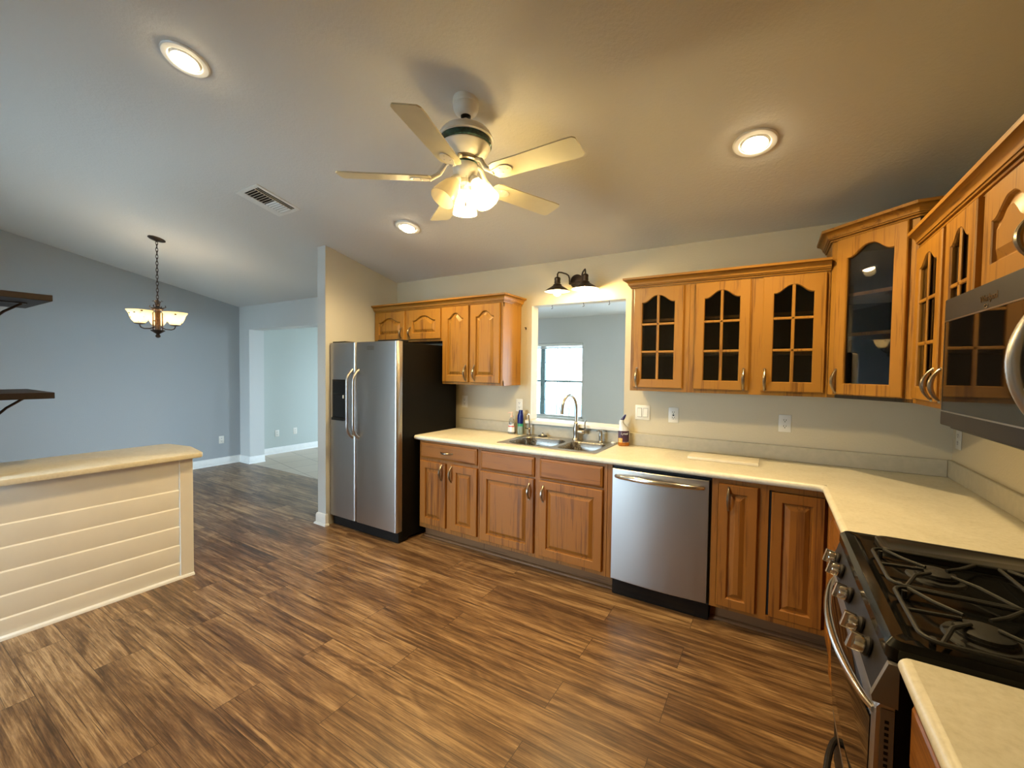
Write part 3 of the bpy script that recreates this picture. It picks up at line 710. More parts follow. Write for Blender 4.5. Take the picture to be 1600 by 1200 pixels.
m = MB(); m.box(XR-0.020, XR-0.002, -3.12, -2.205, ZT+0.0005, 1.014, 0.003); m.build('backsplash', M['splash'], c)

# ------------------------------------------------------------------ sink and fittings
c = thing('sink', 'stainless double-bowl drop-in sink below the pass-through', 'sink', (0.99,-0.29,ZT))
RX0, RX1, RY0, RY1 = 0.572, 1.402, -0.556, -0.024
bowls = [(0.625,1.030,-0.515,-0.135,0.20,0.11),(1.065,1.355,-0.500,-0.135,0.16,0.06)]
m = MB(); outer = rrect(RX0,RX1,RY0,RY1,0.025,5)
inn = [rrect(a,b,y0,y1,r,8) for a,b,y0,y1,dp,r in bowls]
zz = ZT+0.005
m.poly([rrect(RX0+.006,RX1-.006,RY0+.006,RY1-.006,0.02,5)]+inn, lambda p:(p[0],p[1],zz))
m.loft([[(x,y,ZT+0.0006) for x,y in outer],[(x,y,zz) for x,y in rrect(RX0+.006,RX1-.006,RY0+.006,RY1-.006,0.02,5)]], False, False)
m.build('deck', M['steel_x'], c)
for a,b,y0,y1,dp,r in bowls:
    m = MB(); L = []
    for i, z in ((0,zz),(0.004,zz-0.006),(0.010,zz-dp*0.5),(0.018,zz-dp*0.86),(0.035,zz-dp*0.97),(0.06,zz-dp)):
        L.append([(x,y,z) for x,y in rrect(a+i,b-i,y0+i,y1-i,max(r-i*0.5,0.02),8)])
    m.loft(L, False, True); bo = m.build('bowl', M['steel_b'], c)
    cx, cy = (a+b)/2, (y0+y1)/2
    m = MB(); m.lathe([(0.042,0),(0.042,0.003),(0.030,0.004),(0.026,-0.0),(0.0,-0.0)], (cx,cy,zz-dp+0.0005), n=24); m.build('drain', M['chrome'], bo)
zs = ZT+0.0052
f = thing('faucet', 'brushed nickel gooseneck faucet with side lever behind the sink', 'faucet', (1.055,-0.072,zs))
m = MB(); bx, by = 1.055, -0.072
m.lathe([(0.030,0),(0.030,0.006),(0.024,0.012),(0.020,0.022),(0.021,0.05),(0.025,0.075),(0.023,0.105),(0.017,0.125),(0.016,0.135),(0.019,0.140),(0.016,0.146),(0.013,0.155)], (bx,by,zs), n=24); m.build('body', M['nickel'], f)
pts = [(bx,by,zs+0.15),(bx,by,zs+0.20),(bx,by,zs+0.255)]
Rg, zb = 0.105, zs+0.270
for k in range(0, 15): a = PI*k/14*0.97; pts.append((bx-0.03*(1-math.cos(a))/2, by-Rg*(1-math.cos(a)), zb+Rg*math.sin(a)))
pts += [(bx-0.03,by-2*Rg-0.004,zb-0.02),(bx-0.03,by-2*Rg-0.008,zb-0.04)]
m = MB(); m.tube(pts, [0.0125]*(len(pts)-2)+[0.014,0.016], 14); m.build('spout', M['nickel'], f)
m = MB(); m.cyl((bx+0.015,by,zs+0.07),(bx+0.062,by-0.004,zs+0.07),0.016,0.018,18); m.lathe([(0.018,0),(0.020,0.006),(0.016,0.014),(0.0,0.018)],(bx+0.060,by-0.004,zs+0.07),(1,0,0),18)
m.tube([(bx+0.070,by-0.004,zs+0.075),(bx+0.083,by-0.006,zs+0.10),(bx+0.080,by-0.008,zs+0.13),(bx+0.084,by-0.010,zs+0.155),(bx+0.094,by-0.012,zs+0.17)],[0.010,0.008,0.006,0.006,0.005],10); m.build('lever', M['nickel'], f)
f = thing('soap_dispenser', 'nickel soap pump standing right of the faucet', 'soap dispenser', (1.272,-0.075,zs))
m = MB(); m.lathe([(0.022,0),(0.022,0.005),(0.015,0.012),(0.013,0.04),(0.017,0.055),(0.014,0.07),(0.010,0.085),(0.013,0.092),(0.012,0.100),(0.0,0.106)], (1.272,-0.075,zs), n=20); m.build('body', M['nickel'], f)
m = MB(); m.tube([(1.272,-0.075,zs+0.095),(1.262,-0.095,zs+0.100),(1.255,-0.115,zs+0.094)],[0.006,0.005,0.004],8); m.build('nozzle', M['nickel'], f)
f = thing('filter_faucet', 'slim dark drinking-water tap at the left corner of the sink', 'faucet', (0.604,-0.064,zs))
bx, by = 0.604, -0.064
m = MB(); m.lathe([(0.020,0),(0.020,0.004),(0.011,0.010),(0.010,0.05),(0.013,0.056),(0.009,0.066)], (bx,by,zs), n=18); m.build('body', M['pewter'], f)
pts = [(bx,by,zs+0.06),(bx,by,zs+0.13),(bx,by,zs+0.165)] + [(bx,by-0.024*(1-math.cos(a)),zs+0.165+0.024*math.sin(a)) for a in [PI*k/8 for k in range(1,9)]] + [(bx,by-0.048,zs+0.145)]
m = MB(); m.tube(pts, 0.0055, 10); m.build('spout', M['pewter'], f)
m = MB(); m.cyl((bx-0.008,by-0.008,zs+0.055),(bx-0.034,by-0.02,zs+0.062),0.004,0.003,8); m.build('lever', M['bronze'], f)
f = thing('sink_stopper', 'black rubber sink stopper lying on the back edge of the sink', 'stopper', (0.745,-0.075,zs))
m = MB(); m.lathe([(0.040,0),(0.042,0.004),(0.036,0.010),(0.020,0.013)], (0.745,-0.075,zs), n=28); m.build('disc', M['rubber'], f)
m = MB(); m.lathe([(0.020,0.0125),(0.016,0.020),(0.007,0.024),(0.008,0.032),(0.0,0.036)], (0.745,-0.075,zs), n=18); m.build('knob', M['chrome'], f)
m = MB(); m.lathe([(0.020,0),(0.021,0.006),(0.018,0.010),(0.0,0.011)], (1.372,-0.055,zs), n=20)
tag(m.build('plug_cap', M['wplastic'], None, (1.372,-0.055,zs)), 'small white round cap on the sink corner beside the cleaner bottle', 'cap')

# bottles and board
def ell(cx, cy, z, rx, ry, n=20): return [(cx+rx*math.cos(2*PI*k/n), cy+ry*math.sin(2*PI*k/n), z) for k in range(n)]
zt = ZT+0.0008
b = thing('hand_soap_bottle', 'clear pump bottle with a red and white label left of the sink', 'bottle', (0.418,-0.062,zt)); cx, cy = 0.418, -0.062
m = MB(); m.loft([ell(cx,cy,zt,0.034,0.022),ell(cx,cy,zt+0.004,0.037,0.024),ell(cx,cy,zt+0.06,0.033,0.022),ell(cx,cy,zt+0.105,0.028,0.020),ell(cx,cy,zt+0.13,0.022,0.018),ell(cx,cy,zt+0.142,0.012,0.012),ell(cx,cy,zt+0.152,0.012,0.012)]); m.build('bottle', M['clear'], b)
def patch(cx, cy, z0, z1, r0, r1, a0, a1, n=10, ry=0.65):
    q = MB(); L0 = []; L1 = []
    for k in range(n+1):
        a = a0+(a1-a0)*k/n; L0.append((cx+r0*math.cos(a), cy+r0*ry*math.sin(a), z0)); L1.append((cx+r1*math.cos(a), cy+r1*ry*math.sin(a), z1))
    q.loft([L0, L1], False, False, closed=False); return q
A0, A1 = -PI*0.92, -PI*0.08
patch(cx,cy,zt+0.018,zt+0.062,0.0375,0.0340,A0,A1).build('label', M['wplastic'], b)
patch(cx,cy,zt+0.062,zt+0.074,0.0345,0.0335,A0,A1).build('label_band', M['redlabel'], b)
patch(cx,cy,zt+0.074,zt+0.096,0.0335,0.0300,A0*0.9,A1*2).build('label_top', M['wplastic'], b)
m = MB(); m.lathe([(0.013,0.150),(0.013,0.166),(0.005,0.168),(0.005,0.185),(0.010,0.187),(0.010,0.197),(0.0,0.199)], (cx,cy,zt), n=16); m.tube([(cx,cy,zt+0.192),(cx-0.022,cy-0.012,zt+0.192),(cx-0.034,cy-0.018,zt+0.186)],[0.006,0.005,0.004],8); m.build('pump', plain('pink_pump_plastic', (0.75,0.55,0.48), 0.35), b)
b = thing('dish_soap_bottle', 'dark blue dish soap bottle with a green label beside the slim tap', 'bottle', (0.512,-0.066,zt)); cx, cy = 0.512, -0.066
m = MB(); m.loft([ell(cx,cy,zt,0.024,0.017),ell(cx,cy,zt+0.004,0.027,0.019),ell(cx,cy,zt+0.075,0.027,0.019)]); m.build('base', clear_plastic('pale_soap', (0.55,0.68,0.62), 0.6), b)
m = MB(); m.loft([ell(cx,cy,zt+0.075,0.027,0.019),ell(cx,cy,zt+0.100,0.028,0.0195)],); m.build('label', M['greensoap'], b)
m = MB(); m.loft([ell(cx,cy,zt+0.100,0.028,0.0195),ell(cx,cy,zt+0.14,0.031,0.021),ell(cx,cy,zt+0.17,0.029,0.019),ell(cx+.003,cy,zt+0.195,0.022,0.015),ell(cx+.004,cy,zt+0.21,0.020,0.014),ell(cx+.004,cy,zt+0.222,0.019,0.013)]); m.build('bottle', M['bluesoap'], b)
b = thing('cleaner_bottle', 'white angled-neck cleaner bottle with navy cap and purple label right of the sink', 'bottle', (1.462,-0.085,zt)); cx, cy = 1.462, -0.085
u_ = Vector((0.85,0.5,0)); 
def ell2(off, z, ra, rb, n=22): return [tuple(Vector((cx,cy,zt+z)) + u_*(off+ra*math.cos(2*PI*k/n)) + Vector((0.5,-0.85,0))*rb*math.sin(2*PI*k/n)) for k in range(n)]
m = MB(); m.loft([ell2(0,0,.040,.024),ell2(0,.005,.044,.027),ell2(0,.03,.044,.027)]); m.build('amber_base', M['amberliq'], b)
m = MB(); m.loft([ell2(0,.03,.044,.027),ell2(0.002,.08,.043,.027),ell2(0.003,.12,.040,.026),ell2(-.004,.145,.034,.023),ell2(-.016,.17,.022,.018),ell2(-.022,.186,.017,.016),ell2(-.016,.202,.015,.014)]); m.build('bottle', M['wplastic'], b)
m = MB(); m.loft([ell2(-.016,.202,.0145,.0135),ell2(-.006,.216,.014,.013),ell2(.004,.232,.010,.009),ell2(.010,.244,.005,.005)]); m.build('cap', M['navy'], b)
nb = Vector((0.5,-0.85,0)).normalized(); ub = u_.normalized()
def lab(z0, z1, a0, a1, mat, name, e=0.0010):
    q = MB(); L0 = []; L1 = []
    for k in range(13):
        a = a0+(a1-a0)*k/12
        for L, z in ((L0,z0),(L1,z1)): L.append(tuple(Vector((cx,cy,zt+z)) + ub*((.0448+e)*math.cos(a)) + nb*((.0275+e)*math.sin(a))))
    q.loft([L0,L1], False, False, closed=False); return q.build(name, mat, b)
lab(0.032, 0.118, PI*0.20, PI*0.93, M['purple'], 'label')
lab(0.028, 0.062, PI*0.62, PI*0.88, M['orange'], 'emblem', 0.0022)
text_part('brand_text', 'Lysol', 0.026, M['wplastic'], b, Vector((cx,cy,zt+0.098)) + nb*0.0300 - ub*0.004, ub, (0,0,1), 0.0004, 0.25)
m = MB(); m.box(1.968, 2.382, -0.338, -0.145, ZT+0.0008, ZT+0.0198, 0.0025, 2)
tag(m.build('cutting_board', M['board'], None, (2.17,-0.24,ZT)), 'flat cream rectangular board lying on the worktop behind the dishwasher', 'board')

# ------------------------------------------------------------------ wall plates
def outlet(label, F, loc, group=None, gfci=False):
    o = thing('outlet', label, 'outlet', loc, group)
    m = MB(); m.box(-0.036, 0.036, -0.057, 0.057, 0.0004, 0.006, 0.003, 2, F); m.build('plate', M['plastic'], o)
    m = MB()
    if gfci: m.box(-0.017, 0.017, -0.034, 0.034, 0.0055, 0.008, 0.001, 1, F)
    else:
        for z in (-0.020, 0.020): m.loft([[F(x,z+y,0.0055) for x,y in rrect(-0.017,0.017,-0.014,0.014,0.010,4)],[F(x,z+y,0.008) for x,y in rrect(-0.0165,0.0165,-0.0135,0.0135,0.0095,4)]])
    m.build('receptacle', M['plastic'], o)
    m = MB()
    for z in (-0.020, 0.020):
        m.box(-0.008, -0.005, z-0.001, z+0.008, 0.0078, 0.0084, F=F); m.box(0.005, 0.008, z-0.001, z+0.008, 0.0078, 0.0084, F=F); m.box(-0.003, 0.003, z-0.010, z-0.005, 0.0078, 0.0084, F=F)
    if gfci: m.box(-0.006, 0.006, -0.005, 0.005, 0.0078, 0.0092, F=F)
    m.build('slots', M['slot'], o)
FB = lambda x, z: frame((x,0,z), (1,0,0), (0,-1,0))
outlet('wall outlet under the single-door glass cabinet right of the light switches', FB(1.812,1.170), (1.812,0,1.170), gfci=True)
outlet('wall outlet above the right part of the worktop near the corner', FB(2.519,1.161), (2.519,0,1.161))
outlet('wall outlet beside the black refrigerator side', FB(-0.170,1.177), (-0.170,0,1.177))
outlet('wall outlet behind the soap bottles left of the pass-through', FB(0.464,1.174), (0.464,0,1.174))
outlet('wall outlet under the microwave near the corner', frame((XR,-0.100,1.145), (0,-1,0), (-1,0,0)), (XR,-0.100,1.145))
outlet('wall outlet low on the blue-grey dining wall', frame((XL,-0.188,0.382), (0,1,0), (1,0,0)), (XL,-0.188,0.382))
outlet('hall wall outlet nearer the opening edge, left of the pair', frame((-4.86,0.761,0.352), (0,1,0), (1,0,0)), (-4.86,0.761,0.352))
outlet('hall wall outlet farther along, right of the pair', frame((-4.86,1.086,0.358), (0,1,0), (1,0,0)), (-4.86,1.086,0.358))
o = thing('light_switch', 'double rocker switch plate between pass-through and glass cabinet', 'switch', (1.582,0,1.176)); F = FB(1.582,1.176)
m = MB(); m.box(-0.057, 0.057, -0.057, 0.057, 0.0004, 0.006, 0.003, 2, F); m.build('plate', M['plastic'], o)
for xx in (-0.023, 0.023):
    MB().box(xx-.0178, xx+.0178, -.0345, .0345, 0.0055, 0.0063, F=F).build('rocker_gap_shade', M['slot'], o)  # thin dark plate stands for the shade around each rocker
for x in (-0.023, 0.023):
    m = MB(); m.loft([[F(x-.0165,-.033,.005),F(x+.0165,-.033,.005),F(x+.0165,.033,.005),F(x-.0165,.033,.005)],[F(x-.016,-.032,.011),F(x+.016,-.032,.011),F(x+.016,.032,.0075),F(x-.016,.032,.0075)]]); m.build('rocker', M['plastic'], o)
    
# hooks
for x, lb in ((0.757,'leftmost of three small hooks under the top of the pass-through'),(1.053,'middle of three small hooks under the top of the pass-through'),(1.278,'rightmost of three small hooks under the top of the pass-through')):
    m = MB(); z = PZ1; y = 0.05
    m.tube([(x,y,z+0.001),(x,y,z-0.012),(x+0.006,y-0.003,z-0.022),(x+0.003,y-0.006,z-0.032),(x-0.006,y-0.006,z-0.030)], 0.0025, 8); m.cyl((x,y,z-0.0015),(x,y,z),0.006)
    tag(m.build('cup_hook', M['bronze'], None, (x,y,z)), lb, 'hook', 'cup hooks in the pass-through')
m = MB(); m.cyl((0.521,-0.0005,1.876),(0.521,-0.018,1.880),0.0025); m.cyl((0.521,-0.018,1.880),(0.521,-0.020,1.881),0.005); m.box(0.516,0.526,-0.003,-0.0003,1.862,1.884)
tag(m.build('wall_hook', M['bronze'], None, (0.521,0,1.876)), 'tiny hook on the wall left of the pass-through', 'hook')

# ------------------------------------------------------------------ refrigerator
FX0, FX1, FYF, FZ = -1.122, -0.2285, -0.848, 1.728
r = thing('refrigerator', 'stainless side-by-side refrigerator with black sides beside the partition', 'refrigerator', (-0.64,-0.45,0))
m = MB(); m.box(FX0+0.004, FX1-0.003, -0.776, -0.06, 0.03, FZ-0.010, 0.004); m.build('body', M['blackm'], r)
m = MB(); m.box(FX0+0.01, FX1-0.01, -0.815, -0.70, 0.006, 0.095, 0.004); m.build('kickplate', M['dkplastic'], r)
def fdoor(name, x0, x1):
    m = MB(); ys, n = [], 18
    # gently bowed front with rounded vertical edges
    L = []
    for z, inset in ((0.100,0.004),(0.104,0.0),(FZ-0.004,0.0),(FZ,0.004)):
        lp = [(x0+inset,-0.784,z),(x0+inset,-0.820,z)]
        lp += [(x0+0.022-0.022*math.cos(a), FYF+0.022-(0.022-inset)*math.sin(a), z) for a in [PI/2*k/6 for k in range(1,7)]]
        lp += [(x1-0.022+0.022*math.sin(a), FYF+0.022-(0.022-inset)*math.cos(a), z) for a in [PI/2*k/6 for k in range(0,6)]]
        lp += [(x1-inset,-0.820,z),(x1-inset,-0.784,z)]
        L.append(lp)
    m.loft(L); return m.build(name, M['steel_z'], r)
xs = -0.752
d1 = fdoor('freezer_door', FX0, xs-0.003); d2 = fdoor('fridge_door', xs+0.003, FX1)
def fhandle(x, par):
    m = MB(); z0, z1 = 0.865, 1.48; pts = []
    for k in range(25):
        t = k/24; z = z0+(z1-z0)*t; e = min(t, 1-t)
        yy = FYF+0.004-0.062*min(1.0, (1-(1-min(e/0.16,1))**2))
        pts.append((x, yy, z))
    m.tube(pts, 0.0135, 12); m.build('handle', M['steel_z'], par)
fhandle(xs-0.042, d1); fhandle(xs+0.042, d2)
m = MB(); m.box(-1.078, -0.882, FYF-0.004, FYF+0.02, 1.006, 1.388, 0.004, 2); m.build('dispenser_frame', M['dkplastic'], d1)
m = MB(); m.box(-1.063, -0.897, FYF-0.0065, FYF-0.003, 1.262, 1.372, 0.001); m.build('dispenser_panel', M['dkplastic'], d1)
m = MB(); m.box(-1.058, -0.902, FYF-0.0060, FYF-0.003, 1.040, 1.245, 0.002); m.build('dispenser_recess', M['slot'], d1)
m = MB(); m.box(-0.919, -0.907, FYF-0.012, FYF-0.004, 1.215, 1.245, 0.002); m.build('dispenser_lever', M['wplastic'], d1)
m = MB(); m.box(-1.075, -0.885, FYF-0.018, FYF, 1.008, 1.034, 0.004, 2); m.build('drip_tray', M['dkplastic'], d1)
m = MB(); m.box(-0.600, -0.510, FYF-0.0015, FYF+0.002, 1.655, 1.690, 0.001); m.build('badge', M['nickel'], d2)
for a, b in ((FX0+0.012,FX0+0.20),(FX1-0.26,FX1-0.012)):
    m = MB(); m.box(a, b, -0.825, -0.70, FZ-0.008, FZ+0.014, 0.005, 2); m.build('hinge_cover', M['dkplastic'], r)

# ------------------------------------------------------------------ dishwasher
d = thing('dishwasher', 'stainless dishwasher with a curved bar handle under the worktop', 'dishwasher', (1.85,-0.3,0))
X0, X1 = 1.5525, 2.1475
m = MB(); m.box(X0, X1+0.004, -0.600, -0.05, 0.10, 0.873); m.build('tub', M['dkplastic'], d)
m = MB(); m.box(X0+0.004, X1+0.002, -0.598, -0.30, 0.004, 0.112, 0.003); m.build('kickplate', M['black'], d)
m = MB(); L = []
for z, i in ((0.116,0.003),(0.120,0),(0.850,0),(0.854,0.003)):
    lp = [(X0+0.003,-0.601,z)]
    for k in range(17):
        t = k/16; x = X0+0.003+(X1-X0-0.012)*t; lp.append((x, -0.628+i-0.016*math.sin(PI*t), z))
    lp.append((X1-0.009,-0.601,z)); L.append(lp)
m.loft(L); dd = m.build('door', M['steel_z'], d)
m = MB(); pts = []; n = 22
for k in range(n+1):
    t = k/n; x = 1.580+(2.108-1.580)*t; e = math.sin(PI*t); pts.append((x, -0.629-0.016*e-0.045*e**0.55, 0.806+0.006*e))
m.tube(pts, [0.0135+0.004*math.sin(PI*k/n) for k in range(n+1)], 12); m.build('handle', M['chrome'], dd)

# ------------------------------------------------------------------ range
RY0_, RY1_ = -1.430, -2.192
g = thing('gas_range', 'black-topped stainless gas range at the right edge', 'range', (3.0,-1.81,0))
m = MB(); m.box(2.682, XR-0.012, RY1_+0.004, RY0_-0.004, 0.03, 0.898); m.build('body', M['blackm'], g)
m = MB(); Lp = lambda i: rrect(2.664+i, XR-0.006-i, RY1_+i, RY0_-i, 0.02, 4)
m.loft([[(x,y,0.8885) for x,y in Lp(0.008)],[(x,y,0.8885) for x,y in Lp(0.001)],[(x,y,0.893) for x,y in Lp(-0.002)],[(x,y,0.918) for x,y in Lp(-0.001)],[(x,y,0.931) for x,y in Lp(0.010)],[(x,y,0.931) for x,y in Lp(0.034)],[(x,y,0.922) for x,y in Lp(0.046)]]); m.build('cooktop', M['black'], g)
Fo = frame((2.652,0,0), (0,-1,0), (-1,0,0))
# slanted control panel, steel darkened to stand for its dark reflection
m = MB(); q = [(2.682,0.888),(2.666,0.888),(2.643,0.808),(2.682,0.800)]
m.loft([[(x,RY0_-0.002,z) for x,z in q],[(x,RY1_+0.002,z) for x,z in q]]); cp = m.build('control_panel', M['steel_d'], g)
m = MB(); q2 = [(2.682,0.888),(2.664,0.888),(2.638,0.812),(2.640,0.800),(2.682,0.796)]
m.loft([[(x,RY1_+0.002,z) for x,z in q2],[(x,RY1_-0.012,z) for x,z in q2]]); m.build('panel_end_cap', M['endcap'], g)
pn = Vector((-0.089,0,0.024)).normalized(); pv = Vector((0.024,0,0.089)).normalized()
for y in (1.52, 1.625, 1.80, 1.975, 2.075):
    cc = Vector((2.651,-y,0.848)); k = MB()
    k.lathe([(0.023,0.0),(0.023,0.004),(0.020,0.008),(0.019,0.010)], cc, pn, 24)
    Fk = lambda a,b,c_, cc=cc: cc + Vector((0,-1,0))*a + pv*b + pn*c_
    kb = k.build('knob', M['steel_d'], g)
    k = MB(); k.lathe([(0.020,0.010),(0.0195,0.026),(0.017,0.030)], cc, pn, 24); k.box(-0.0065,0.0065,-0.021,0.021,0.012,0.040,0.002,1,Fk); k.build('grip', M['chrome'], kb)
# oven door
m = MB(); L = []
for y, ins in ((RY0_-0.003,0),(RY1_+0.003,0)):
    L.append([(2.680,y,0.790),(2.656,y,0.790),(2.650,y,0.780),(2.648,y,0.60),(2.654,y,0.40),(2.664,y,0.245),(2.680,y,0.245)])
m.loft(L); od = m.build('oven_door', M['steel_z'], g)
m = MB(); L = []
for y in (RY0_-0.018, RY1_+0.050): L.append([(2.6515,y,0.735),(2.6475,y,0.728),(2.6462,y,0.60),(2.6522,y,0.40),(2.6600,y,0.285),(2.663,y,0.28)])
m.loft(L); m.build('oven_window', M['dglass'], od)
m = MB(); m.box(2.657, 2.679, RY1_+0.0008, RY1_+0.0024, 0.25, 0.782); m.build('side_trim', M['endcap'], od)
m = MB()
for k in range(30): z = 0.36+0.0135*k; m.box(2.664,2.671,RY1_+0.0002,RY1_+0.0010,z,z+0.007)
m.build('vent_slots', M['slot'], od)
m = MB(); pts = []; n = 24
for k in range(n+1):
    t = k/n; e = math.sin(PI*t); pts.append((2.651-0.046*e**0.7, -1.465-(2.165-1.465)*t, 0.758-0.004*e))
m.tube(pts, [0.0075+0.003*math.sin(PI*k/n) for k in range(n+1)], 12); m.build('handle', M['chrome'], od)
m = MB(); m.loft([[(2.680,y,0.235),(2.668,y,0.235),(2.672,y,0.07),(2.680,y,0.07)] for y in (RY0_-0.003, RY1_+0.003)]); dr = m.build('drawer', M['steel_d'], g)
m = MB(); pts = []
for k in range(n+1):
    t = k/n; e = math.sin(PI*t); pts.append((2.668-0.052*e**0.7, -1.50-(2.13-1.50)*t, 0.195))
m.tube(pts, 0.010, 10); m.build('handle', M['steel_d'], dr)
for x in (2.72, 3.25):
    for y in (RY0_-0.05, RY1_+0.05):
        m = MB(); m.cyl((x,y,0.0),(x,y,0.031),0.018); m.build('foot', M['dkplastic'], g)
# burners
for bx, by, br_ in ((2.845,-1.735,0.045),(3.13,-1.735,0.038),(2.845,-2.06,0.05),(3.13,-2.06,0.034)):
    m = MB(); m.lathe([(br_+0.018,0),(br_+0.014,0.006),(br_,0.008),(br_,0.014)], (bx,by,0.9222), n=28); bu = m.build('burner', M['iron'], g)
    m = MB(); m.lathe([(br_-0.003,0.0142),(br_-0.004,0.021),(br_-0.012,0.024),(0,0.024)], (bx,by,0.9222), n=28); m.build('burner_cap', M['iron'], bu)
# flat griddle plate at the far side
m = MB(); Lg = lambda i, z: [(x,y,z) for x,y in rrect(2.752+i, 3.285-i, -1.606+i, -1.466-i, 0.03, 6)]
m.loft([Lg(0,0.9225),Lg(0,0.940),Lg(0.004,0.943),Lg(0.012,0.943),Lg(0.016,0.940)]); m.build('griddle', M['griddle'], g)
# grates
def grate(y0, y1):
    m = MB(); z = 0.948; x0, x1 = 2.722, 3.285; rr = 0.0050
    lp = rrect(x0, x1, y0, y1, 0.035, 6); lp = lp+[lp[0]]
    m.tube([(x,y,z-0.004) for x,y in lp], rr, 8)
    yc = (y0+y1)/2
    m.tube([((x0+x1)/2,y0,z-0.004),((x0+x1)/2,y0+0.5*(y1-y0),z),((x0+x1)/2,y1,z-0.004)], rr, 8)
    for bx in (2.845, 3.13):
        for k in range(4):
            a = PI/4+PI/2*k
            ex, ey = bx+0.155*math.cos(a), yc+(abs(y1-y0)/2)*math.copysign(1, math.sin(a))
            ex = min(max(ex, x0+0.03), x1-0.03)
            m.tube([(ex,ey,z-0.004),(bx+0.085*math.cos(a),yc+0.085*math.sin(a),z+0.002),(bx+0.03*math.cos(a),yc+0.03*math.sin(a),z+0.003)], [rr,rr,rr*0.8], 8)
        m.tube([(x0 if bx < 3 else x1,yc,z-0.004),(bx+(-0.03 if bx < 3 else 0.03),yc,z+0.002)], rr, 8)
    for x in (x0+0.02, x1-0.02):
        for y in (y0+0.02*(1 if y1 > y0 else -1), y1-0.02*(1 if y1 > y0 else -1)): m.cyl((x,y,0.9228),(x,y,z-0.004),0.006,n=8)
    m.build('grate', M['iron'], g)
grate(-1.895, -1.622); grate(-2.172, -1.905)

# ------------------------------------------------------------------ microwave
mw = thing('microwave', 'dark stainless over-range microwave with a bowed steel handle', 'microwave', (3.12,-1.78,1.32))
MX = 2.922; Fm = frame((MX,0,0), (0,-1,0), (-1,0,0))
m = MB(); m.box(MX+0.024, XR-0.004, -2.170, -1.405, 1.318, 1.748, 0.003); m.build('body', M['dkplastic'], mw)
m = MB(); m.box(1.402, 2.172, 1.330, 1.742, -0.022, 0, 0.004, 2, Fm); md = m.build('door', M['steel_d'], mw)
m = MB(); m.box(1.420, 1.985, 1.378, 1.668, -0.002, 0.0018, 0.0015, 1, Fm); m.build('window', M['dglass'], md)
m = MB(); m.slab([[(1.417,1.375),(1.988,1.375),(1.988,1.671),(1.417,1.671)],[(1.421,1.379),(1.984,1.379),(1.984,1.667),(1.421,1.667)]], lambda p: Fm(p[0],p[1],-0.001), lambda p: Fm(p[0],p[1],0.003)); m.build('window_trim', M['nickel'], md)
m = MB(); pts = []
for k in range(25):
    t = k/24; z = 1.395+(1.650-1.395)*t; pts.append(Fm(2.055, z, 0.001+0.050*math.sin(PI*t)**0.75))
m.tube(pts, 0.015, 14, flat=1.0); m.build('handle', M['steel_z'], md)
m = MB(); m.box(2.09, 2.165, 1.36, 1.70, -0.002, 0.0018, 0.0015, 1, Fm); m.build('control_panel', M['dglass'], md)
text_part('brand_text', 'Whirlpool', 0.026, M['chrome'], md, Fm(1.742,1.700,0.0006), (0,-1,0), (0,0,1), 0.0006)
m = MB(); pts = [Fm(1.728+0.010*math.cos(a), 1.680+0.0045*math.sin(a), 0.0012) for a in [2*PI*k/24 for k in range(25)]]; m.tube(pts, 0.0012, 6); m.build('brand_ring', M['chrome'], md)

# ------------------------------------------------------------------ peninsula
PXF = -1.065
p = thing('peninsula', 'cream shiplap half wall with a cream counter top at the left', 'peninsula', (-1.2,-2.4,0))
m = MB(); m.box(-1.20, PXF-0.020, -2.900, -1.985, 0, 0.844); m.build('half_wall', M['cream'], p)
m = MB(); zb = [0.018, 0.115, 0.241, 0.372, 0.503, 0.630, 0.844]
for a, b in zip(zb, zb[1:]):
    q = [(PXF-0.0205,a+0.0002),(PXF-0.0125,a+0.0002),(PXF-0.0045,b-0.0085),(PXF-0.0050,b-0.0070),(PXF-0.0125,b-0.0002),(PXF-0.0205,b-0.0002)]
    m.loft([[(x,-2.900,z) for x,z in q],[(x,-2.066,z) for x,z in q]])
m.box(PXF-0.0205, PXF-0.0135, -2.900, -2.066, 0.018, 0.844)
m.build('shiplap_panel', M['cream'], p)
m = MB(); m.box(PXF-0.0205, PXF, -2.065, -1.985, 0.018, 0.844, 0.002); m.build('corner_board', M['cream'], p)
m = MB(); m.sweep([(PXF-0.02,-2.9),(PXF-0.02,-1.985)], [(0,0),(0.034,0),(0.033,0.008),(0.028,0.015),(0.020,0.018),(0,0.018)], 0); m.build('base_shoe', M['white'], p)
m = MB()
tl = [(-1.012,-2.902),(-1.012,-1.965),(-1.02,-1.945),(-1.035,-1.935),(-1.335,-1.885),(-1.36,-1.885),(-1.60,-1.925),(-1.62,-1.945),(-1.63,-1.96),(-1.63,-2.902)]
def inset_poly(P, d):
    cx_ = sum(x for x,y in P)/len(P); cy_ = sum(y for x,y in P)/len(P)
    return [(x+(d if x < cx_ else -d), y+(d if y < cy_ else -d)) for x,y in P]
m.loft([[(x,y,z) for x,y in inset_poly(tl,i)] for i,z in ((0.006,0.8445),(0.001,0.847),(0.0,0.852),(0.0,0.872),(0.002,0.877),(0.008,0.880))]); m.build('counter_top', M['lam'], p)

